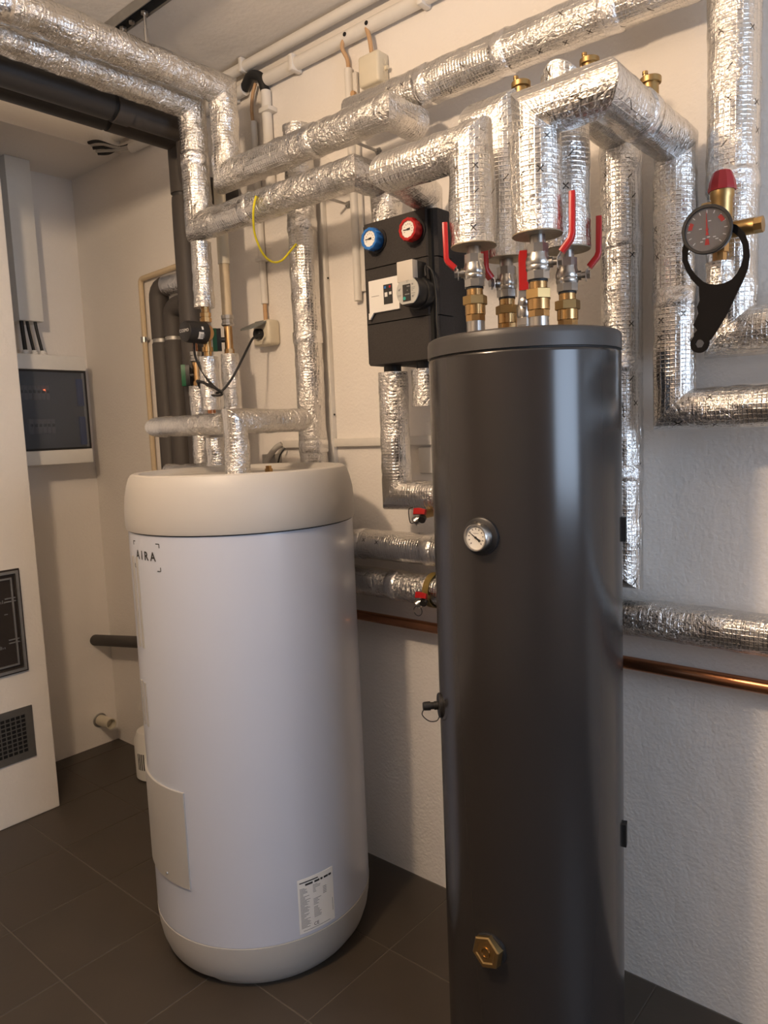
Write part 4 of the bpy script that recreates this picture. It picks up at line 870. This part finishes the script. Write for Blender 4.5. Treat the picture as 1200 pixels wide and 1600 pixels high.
# ================================================================== CEILING RAIL WITH HANGER RODS
rl = thing('mounting_rail', 'perforated steel rail on the ceiling with two threaded hanger rods', 'rail', (1.13, -0.43, 2.62))
MB().box((1.035, -0.452, 2.645), (1.48, -0.410, 2.649)).build('rail_web', 'steel_dull', rl, smooth=0)
for y in (-0.452, -0.413): MB().box((1.035, y, 2.620), (1.48, y+0.003, 2.645)).build('rail_flange', 'steel_dull', rl, smooth=0)
MB().box((1.036, -0.448, 2.625), (1.479, -0.414, 2.6445)).build('rail_slot', 'dark_inside', rl, smooth=0)
for x, zb in ((1.118, 2.470), (1.232, 2.504)):
    MB().lathe([(0, 0.011), (0.006, 0.011)], (x, -0.431, 2.614), seg=6).build('rod_nut', 'steel', rl, smooth=20)
    MB().cyl((x, -0.431, zb), (x, -0.431, 2.615), 0.0042, seg=12).build('hanger_rod', 'steel', rl)
    MB().cyl((x, -0.431, 2.535), (x, -0.431, 2.575), 0.0065, seg=12).build('rod_sleeve', 'steel', rl)
MB().lathe([(0, 0.009), (0.006, 0.009)], (1.165, -0.431, 2.614), seg=6).build('rod_nut', 'steel', rl, smooth=20)
# cable bundle leaving the soffit
cbp = [(0.352, -0.120), (0.385, -0.095), (0.42, -0.050), (0.478, -0.026)]
cb = thing('cable_bundle', 'bundle of black and grey cables passing from the soffit into the conduit', 'cable', (0.354, -0.10, 2.58))
for i, (dz, mt) in enumerate(((0.030, 'black_rubber'), (0.020, 'cable_grey'), (0.008, 'black_rubber'), (-0.006, 'cable_grey'), (-0.014, 'black_rubber'))):
    pts = [V((cbp[j][0]+0.004*(i % 2), cbp[j][1]+0.012*(i-2)*(0.8 if j < 2 else 0.15), 2.590+dz*(0.7, 0.8, 0.25 if i < 4 else -0.4, 0.3)[j]-(0.03 if j < 2 else 0.03))) for j in range(4)]
    MB().tube(pts, 0.0060, 8, sub=6).build('cable', mt, cb)

# ================================================================== CHIMNEY HATCHES
YE = -0.560
def frame_x(x, y0, y1, z0, z1, w, t, nm, mat, parent, bev=0.003):
    mb = MB()
    mb.ring([(y0, z0), (y1, z0), (y1, z1), (y0, z1)], [(y0+w, z0+w), (y1-w, z0+w), (y1-w, z1-w), (y0+w, z1-w)], (x, 0, 0), (0, 1, 0), (0, 0, 1), t)
    return mb.build(nm, mat, parent, smooth=0)
hd = thing('chimney_door', 'dark metal chimney cleaning door set in the chimney breast', 'hatch', (CHX, -0.70, 0.575))
y0, y1, z0, z1 = YE-0.27, YE, 0.575, 0.965
frame_x(CHX-0.002, y0, y1, z0, z1, 0.022, 0.010, 'door_frame', 'door_metal', hd)
frame_x(CHX+0.002, y0+0.006, y1-0.006, z0+0.006, z1-0.006, 0.010, 0.012, 'frame_bead', 'steel_dull', hd)
dr = MB().box((CHX-0.002, y0+0.020, z0+0.020), (CHX+0.004, y1-0.020, z1-0.020)).build('door_leaf', 'door_metal', hd, smooth=0)
frame_x(CHX+0.003, y0+0.030, y1-0.030, z0+0.030, z1-0.030, 0.006, 0.007, 'door_bead', 'steel_dull', dr)
for z in (z0+0.115, z0+0.270):
    for q in (0, 0.012): MB().box((CHX+0.003, y1-0.060, z+q), (CHX+0.008, y1-0.014, z+q+0.004)).build('hinge_rib', 'steel_dull', dr, smooth=0)
em = MB(); random.seed(11)
for (yy, zz, n_) in ((y1-0.105, z0+0.268, 8), (y1-0.095, z0+0.100, 4)):
    for i in range(n_): em.box((CHX+0.0035, yy+i*0.006, zz), (CHX+0.0055, yy+i*0.006+0.002+0.002*random.random(), zz+0.006+0.008*random.random()))
em.build('embossed_lettering', 'steel_dull', dr, smooth=0)['kind'] = 'stuff'
MB().box((CHX+0.003, y1-0.066, z0+0.225), (CHX+0.006, y1-0.054, z0+0.228)).build('embossed_mark', 'steel_dull', dr, smooth=0)
gv = thing('vent_grille', 'square metal ventilation grille low in the chimney breast', 'vent', (CHX, -0.66, 0.237))
y0, y1, z0, z1 = YE-0.22, YE, 0.237, 0.438
frame_x(CHX-0.001, y0, y1, z0, z1, 0.026, 0.006, 'grille_frame', 'grille_metal', gv)
MB().box((CHX-0.001, y0+0.02, z0+0.02), (CHX+0.0008, y1-0.02, z1-0.02)).build('grille_back', 'dark_inside', gv, smooth=0)
gm = MB(); n_ = 9
for i in range(n_+1):
    q = y0+0.026+(y1-y0-0.052)*i/n_; gm.box((CHX+0.001, q-0.0018, z0+0.02), (CHX+0.0035, q+0.0018, z1-0.02))
    q = z0+0.026+(z1-z0-0.052)*i/n_; gm.box((CHX+0.001, y0+0.02, q-0.0018), (CHX+0.0040, y1-0.02, q+0.0018))
gm.build('grille_bars', 'grille_metal', gv, smooth=0)['kind'] = 'stuff'

# ================================================================== FUSE BOX ON THE NICHE WALL
fb = thing('fuse_box', 'white fuse box with smoked glass door in the wall niche', 'fuse box', (0.0, -0.24, 1.333))
by0, by1, bz0, bz1 = -0.395, -0.089, 1.331, 1.786
MB().box((-0.06, by0, bz0), (0.060, by1, bz1), bev=0.004).build('box_body', 'white_plastic', fb)
MB().box((0.060, by0, bz1-0.062), (0.094, by1, bz1), bev=0.004).build('top_cover', 'white_plastic', fb)
MB().box((0.060, by0, bz0), (0.094, by1, bz0+0.060), bev=0.004).build('bottom_cover', 'white_plastic', fb)
dz0, dz1 = bz0+0.060, bz1-0.062
MB().box((0.060, by0+0.012, dz0), (0.066, by1-0.012, dz1)).build('inner_panel', 'breaker_grey', fb, smooth=0)
for (z, yy0, n_, w) in ((1.600, -0.375, 7, 0.018), (1.462, -0.345, 6, 0.018)):
    for i in range(n_):
        b = MB().box((0.064, yy0+i*w, z), (0.078, yy0+i*w+w-0.001, z+0.060), bev=0.001, seg=1).build('circuit_breaker', 'cable_grey', fb, smooth=0)
        MB().box((0.077, yy0+i*w+0.004, z+0.028), (0.084, yy0+i*w+w-0.005, z+0.040)).build('toggle', 'black_plastic', b, smooth=0)
MB().lathe([(0, 0.004), (0.003, 0.0035), (0.004, 0)], (0.079, -0.272, 1.640), (1, 0, 0), 14).build('pilot_light', 'led_red', fb)
for (za, zb) in ((1.575, 1.69), (1.41, 1.53)): MB().box((0.064, by1-0.040, za), (0.080, by1-0.014, zb), bev=0.003).build('terminal_strip', 'terminal_blue', fb)
MB().box((0.086, by0+0.002, dz0+0.001), (0.090, by1-0.002, dz1-0.001), bev=0.0015).build('glass_door', 'smoked_glass', fb)
frame_x(0.0855, by0+0.002, by1-0.002, dz0+0.001, dz1-0.001, 0.008, 0.005, 'door_rim', 'black_plastic', fb)
for i, yy in enumerate((-0.318, -0.282, -0.247)):
    MB().lathe([(0, 0.015), (0.012, 0.015), (0.014, 0.012), (0.022, 0.012)], (0.045, yy, bz1-0.002), seg=12).build('cable_gland', 'white_plastic', fb)
dk = thing('cable_duct', 'white vertical cable duct dropping from the niche soffit to the fuse box', 'cable duct', (0.03, -0.27, 1.925))
MB().box((-0.06, -0.335, 1.925), (0.055, -0.235, 2.569), bev=0.002).build('duct_cover', 'white_plastic', dk)
for i, (yy, yt) in enumerate(((-0.318, -0.318), (-0.282, -0.295), (-0.247, -0.262))):
    tag(MB().tube([(0.030, yt, 1.94), (0.034, yt+0.2*(yy-yt), 1.89), (0.045, yy, 1.79)], 0.0085 if i == 0 else 0.0065, 10, sub=5).build('supply_cable', 'black_rubber'), ('leftmost', 'middle', 'rightmost')[i]+' black cable entering the top of the fuse box', 'cable', 'cables above the fuse box')

# ================================================================== SAFETY GROUP WITH PRESSURE GAUGE (right)
SX, SY = 2.712, -0.205
sg = thing('safety_group', 'brass boiler safety group with red cap and round pressure gauge', 'safety valve', (SX, SY, 1.66))
foil_pipe('short foil-wrapped stub under the pressure gauge', [(SX-0.004, SY+0.02, 1.640), (SX-0.004, SY+0.02, 1.712)], 0.0250, 'foil', bands=False)
MB().lathe([(0, 0.013), (0.018, 0.013), (0.018, 0.017), (0.034, 0.017), (0.034, 0.013), (0.05, 0.013)], (SX-0.004, SY+0.02, 1.712), seg=8).build('riser', 'brass', sg, smooth=20)
MB().cyl((SX-0.034, SY+0.02, 1.768), (SX+0.058, SY+0.02, 1.768), 0.0150).build('cross_tube', 'brass_dull', sg)
MB().lathe([(0, 0.012), (0.012, 0.015), (0.026, 0.015)], (SX+0.046, SY+0.02, 1.768), (1, 0, 0), 8).build('outlet_nut', 'brass_dull', sg, smooth=20)
vb = MB().lathe([(0, 0.015), (0.012, 0.0185), (0.048, 0.0195), (0.052, 0.0215), (0.064, 0.0215)], (SX+0.004, SY+0.005, 1.775), seg=28).build('safety_valve_body', 'brass_dull', sg)
MB().cyl((SX-0.030, SY+0.005, 1.808), (SX+0.004, SY+0.005, 1.808), 0.0155).build('valve_inlet', 'brass_dull', sg)
MB().lathe([(0, 0.0245), (0.004, 0.0250), (0.018, 0.0225), (0.034, 0.0165), (0.036, 0.014), (0.036, 0)], (SX+0.004, SY+0.005, 1.838), seg=10).build('red_cap', 'red_dark', sg, smooth=20)
gc = atY(1105, 359, -0.250); gn = V((CAM.x-gc.x-0.25, CAM.y-gc.y, -0.12)).normalized(); gu = V((-gn.y, gn.x, 0)).normalized(); gw = gn.cross(gu).normalized()
ga_ = MB().lathe([(-0.034, 0.030), (-0.030, 0.040), (-0.002, 0.0425), (0.004, 0.0440), (0.006, 0.0425), (0.006, 0.0385), (0.003, 0.0380)], gc, gn, 56, caps=False).build('pressure_gauge', 'black_plastic', sg)
MB().lathe([(-0.034, 0.029), (-0.033, 0.0)], gc, gn, 40, caps=False).build('gauge_back', 'black_plastic', ga_)
MB().cyl(gc-gn*0.033, V((SX-0.01, SY+0.02, 1.768)), 0.010).build('gauge_neck', 'brass_dull', ga_)
MB().lathe([(-0.001, 0.0388), (0, 0.0388)], gc+gn*0.001, gn, 48).build('dial', 'dial_grey', ga_)
fo = gc+gn*0.001
tk = MB(); ticks(tk, fo, gu, gw, 0.0290, 0.0345, math.radians(225), math.radians(-45), 13, 0.0016)
for (x_, y_) in ((-0.008, -0.016), (0.0, -0.014), (0.010, -0.015), (0.014, -0.019), (-0.012, -0.021), (0.002, 0.014), (-0.014, 0.002)): tk.prism([(0, 0), (0.005, 0), (0.005, 0.0018), (0, 0.0018)], fo+gu*x_+gw*y_, gu, gw, 0.0003)
tk.build('dial_marks', 'print_white', ga_, smooth=0)['kind'] = 'stuff'
for a in (150, 22):
    rm = MB(); pts = [(0.026*math.cos(math.radians(a+i*6)), 0.026*math.sin(math.radians(a+i*6))) for i in range(5)]+[(0.033*math.cos(math.radians(a+i*6)), 0.033*math.sin(math.radians(a+i*6))) for i in range(4, -1, -1)]
    rm.prism(pts, fo, gu, gw, 0.0004); rm.build('red_zone', 'print_red', ga_, smooth=0)
MB().prism([(-0.004, -0.027), (0.004, -0.027), (0.0025, -0.016), (-0.0025, -0.016)], fo, gu, gw, 0.0006).build('red_marker', 'print_red', ga_, smooth=0)
needle(fo, gu, gw, math.radians(92), 0.031, 0.010, 0.0016, 'needle', 'print_red', ga_)
MB().lathe([(0, 0.0385), (0.001, 0.0385)], gc+gn*0.0035, gn, 48).build('gauge_glass', 'clear_glass', ga_)

# ================================================================== BLACK PLATE WRENCH HANGING ON THE SAFETY GROUP
YW = -0.232
def wpt(px, py): p = atY(px, py, YW); return (p.x, p.z)
outer = [wpt(*q) for q in ((1120, 350), (1137, 347), (1152, 352), (1164, 364), (1170, 380), (1172, 400), (1169, 420), (1163, 436), (1152, 446), (1138, 452), (1122, 456), (1107, 455), (1094, 450), (1082, 438), (1073, 424), (1067, 408), (1067, 392), (1070, 378), (1079, 364), (1098, 355))]
inner = [wpt(*q) for q in ((1121, 363), (1135, 359), (1146, 363), (1156, 372), (1161, 384), (1162, 402), (1159, 414), (1152, 428), (1144, 437), (1134, 442), (1121, 445), (1108, 444), (1099, 440), (1087, 429), (1080, 419), (1075, 407), (1075, 394), (1079, 382), (1088, 373), (1102, 367))]
wrn = thing('plate_wrench', 'black metal ring wrench hanging from the safety group', 'wrench', (2.70, YW, 1.545))
MB().ring(outer, inner, (0, YW, 0), (1, 0, 0), (0, 0, 1), 0.004).build('ring_jaw', 'wrench_black', wrn, smooth=0)
hdl = [wpt(*q) for q in ((1093, 441), (1108, 446), (1124, 446), (1136, 442), (1146, 436), (1157, 428), (1163, 436), (1150, 462), (1138, 488), (1124, 512), (1112, 530), (1104, 536), (1093, 529), (1086, 532), (1085, 522), (1090, 516), (1084, 508), (1088, 500), (1092, 490), (1090, 480), (1094, 470), (1093, 456))]
MB().prism(hdl, (0, YW+0.0001, 0), (1, 0, 0), (0, 0, 1), 0.0038).build('handle', 'wrench_black', wrn, smooth=0)
ex, ez = wpt(1094, 537)
MB().ring(circle(0.0175, 24, ex, ez), [p for k_ in range(6) for p in (lambda a, b: [(a[0]+(b[0]-a[0])*t_/4, a[1]+(b[1]-a[1])*t_/4) for t_ in range(4)])(circle(0.0085, 6, ex, ez)[k_], circle(0.0085, 6, ex, ez)[(k_+1) % 6])], (0, YW, 0), (1, 0, 0), (0, 0, 1), 0.004).build('hexagon_eye', 'wrench_black', wrn, smooth=0)

# ================================================================== SMALL DRAIN COCKS BETWEEN THE TANKS
for (px_, py_, yy, lb, rr) in ((662, 802, -0.185, 'red-handled drain cock on the bend below the pump station', 0), (664, 932, -0.125, 'red-handled drain cock under the lower wall pipe', 1)):
    c = atY(px_, py_, yy); t = thing('drain_cock', lb, 'valve', (c.x, c.y, c.z-0.03), 'red-handled drain cocks')
    MB().cyl((c.x, c.y+0.05, c.z-0.002), (c.x, c.y-0.006, c.z-0.004), 0.011, seg=18).build('cock_body', 'brass_dull', t)
    MB().lathe([(0, 0.010), (0.010, 0.010), (0.010, 0.0085), (0.018, 0.0085), (0.018, 0.013), (0.030, 0.013), (0.032, 0.010), (0.032, 0.005), (0.026, 0.004)], (c.x, c.y, c.z-0.006), V((-0.55, -0.6, -0.55)), 16).build('hose_cap', 'nickel', t)
    MB().lathe([(0, 0.010), (0.012, 0.010)], (c.x+0.006, c.y-0.012, c.z-0.010), V((0.3, -0.8, -0.4)), 16).build('stem', 'black_plastic', t)
    MB().bar([(c.x-0.016, c.y-0.018, c.z+0.006), (c.x, c.y-0.020, c.z+0.008), (c.x+0.020, c.y-0.018, c.z+0.006)], (0, 0.25, 1), 0.018, 0.010).build('red_handle', 'red_plastic', t)
    if rr: MB().tube([(c.x-0.020, c.y-0.026, c.z-0.030)]+[(c.x-0.006+0.014*math.cos(a), c.y-0.026, c.z-0.036+0.014*math.sin(a)) for a in [math.pi-2*math.pi*i/16 for i in range(16)]], 0.0012, 6).build('cap_strap', 'black_rubber', t)
    else: MB().tube([(c.x-0.014, c.y-0.015, c.z-0.022), (c.x-0.030, c.y-0.02, c.z-0.024), (c.x-0.034, c.y-0.02, c.z+0.010), (c.x-0.026, c.y-0.012, c.z+0.016)], 0.0014, 6, sub=4).build('cap_strap', 'black_rubber', t)
bx = atY(665, 905, -0.12).x
tag(MB().lathe([(-0.010, 0.0475), (-0.010, 0.050), (0.010, 0.050), (0.010, 0.0475)], (bx, -0.076, 0.963), (1, 0, 0.0), 48, caps=False).build('pipe_strap', 'strap_brown'), 'brown strap round the lower wall pipe above the drain cock', 'strap')
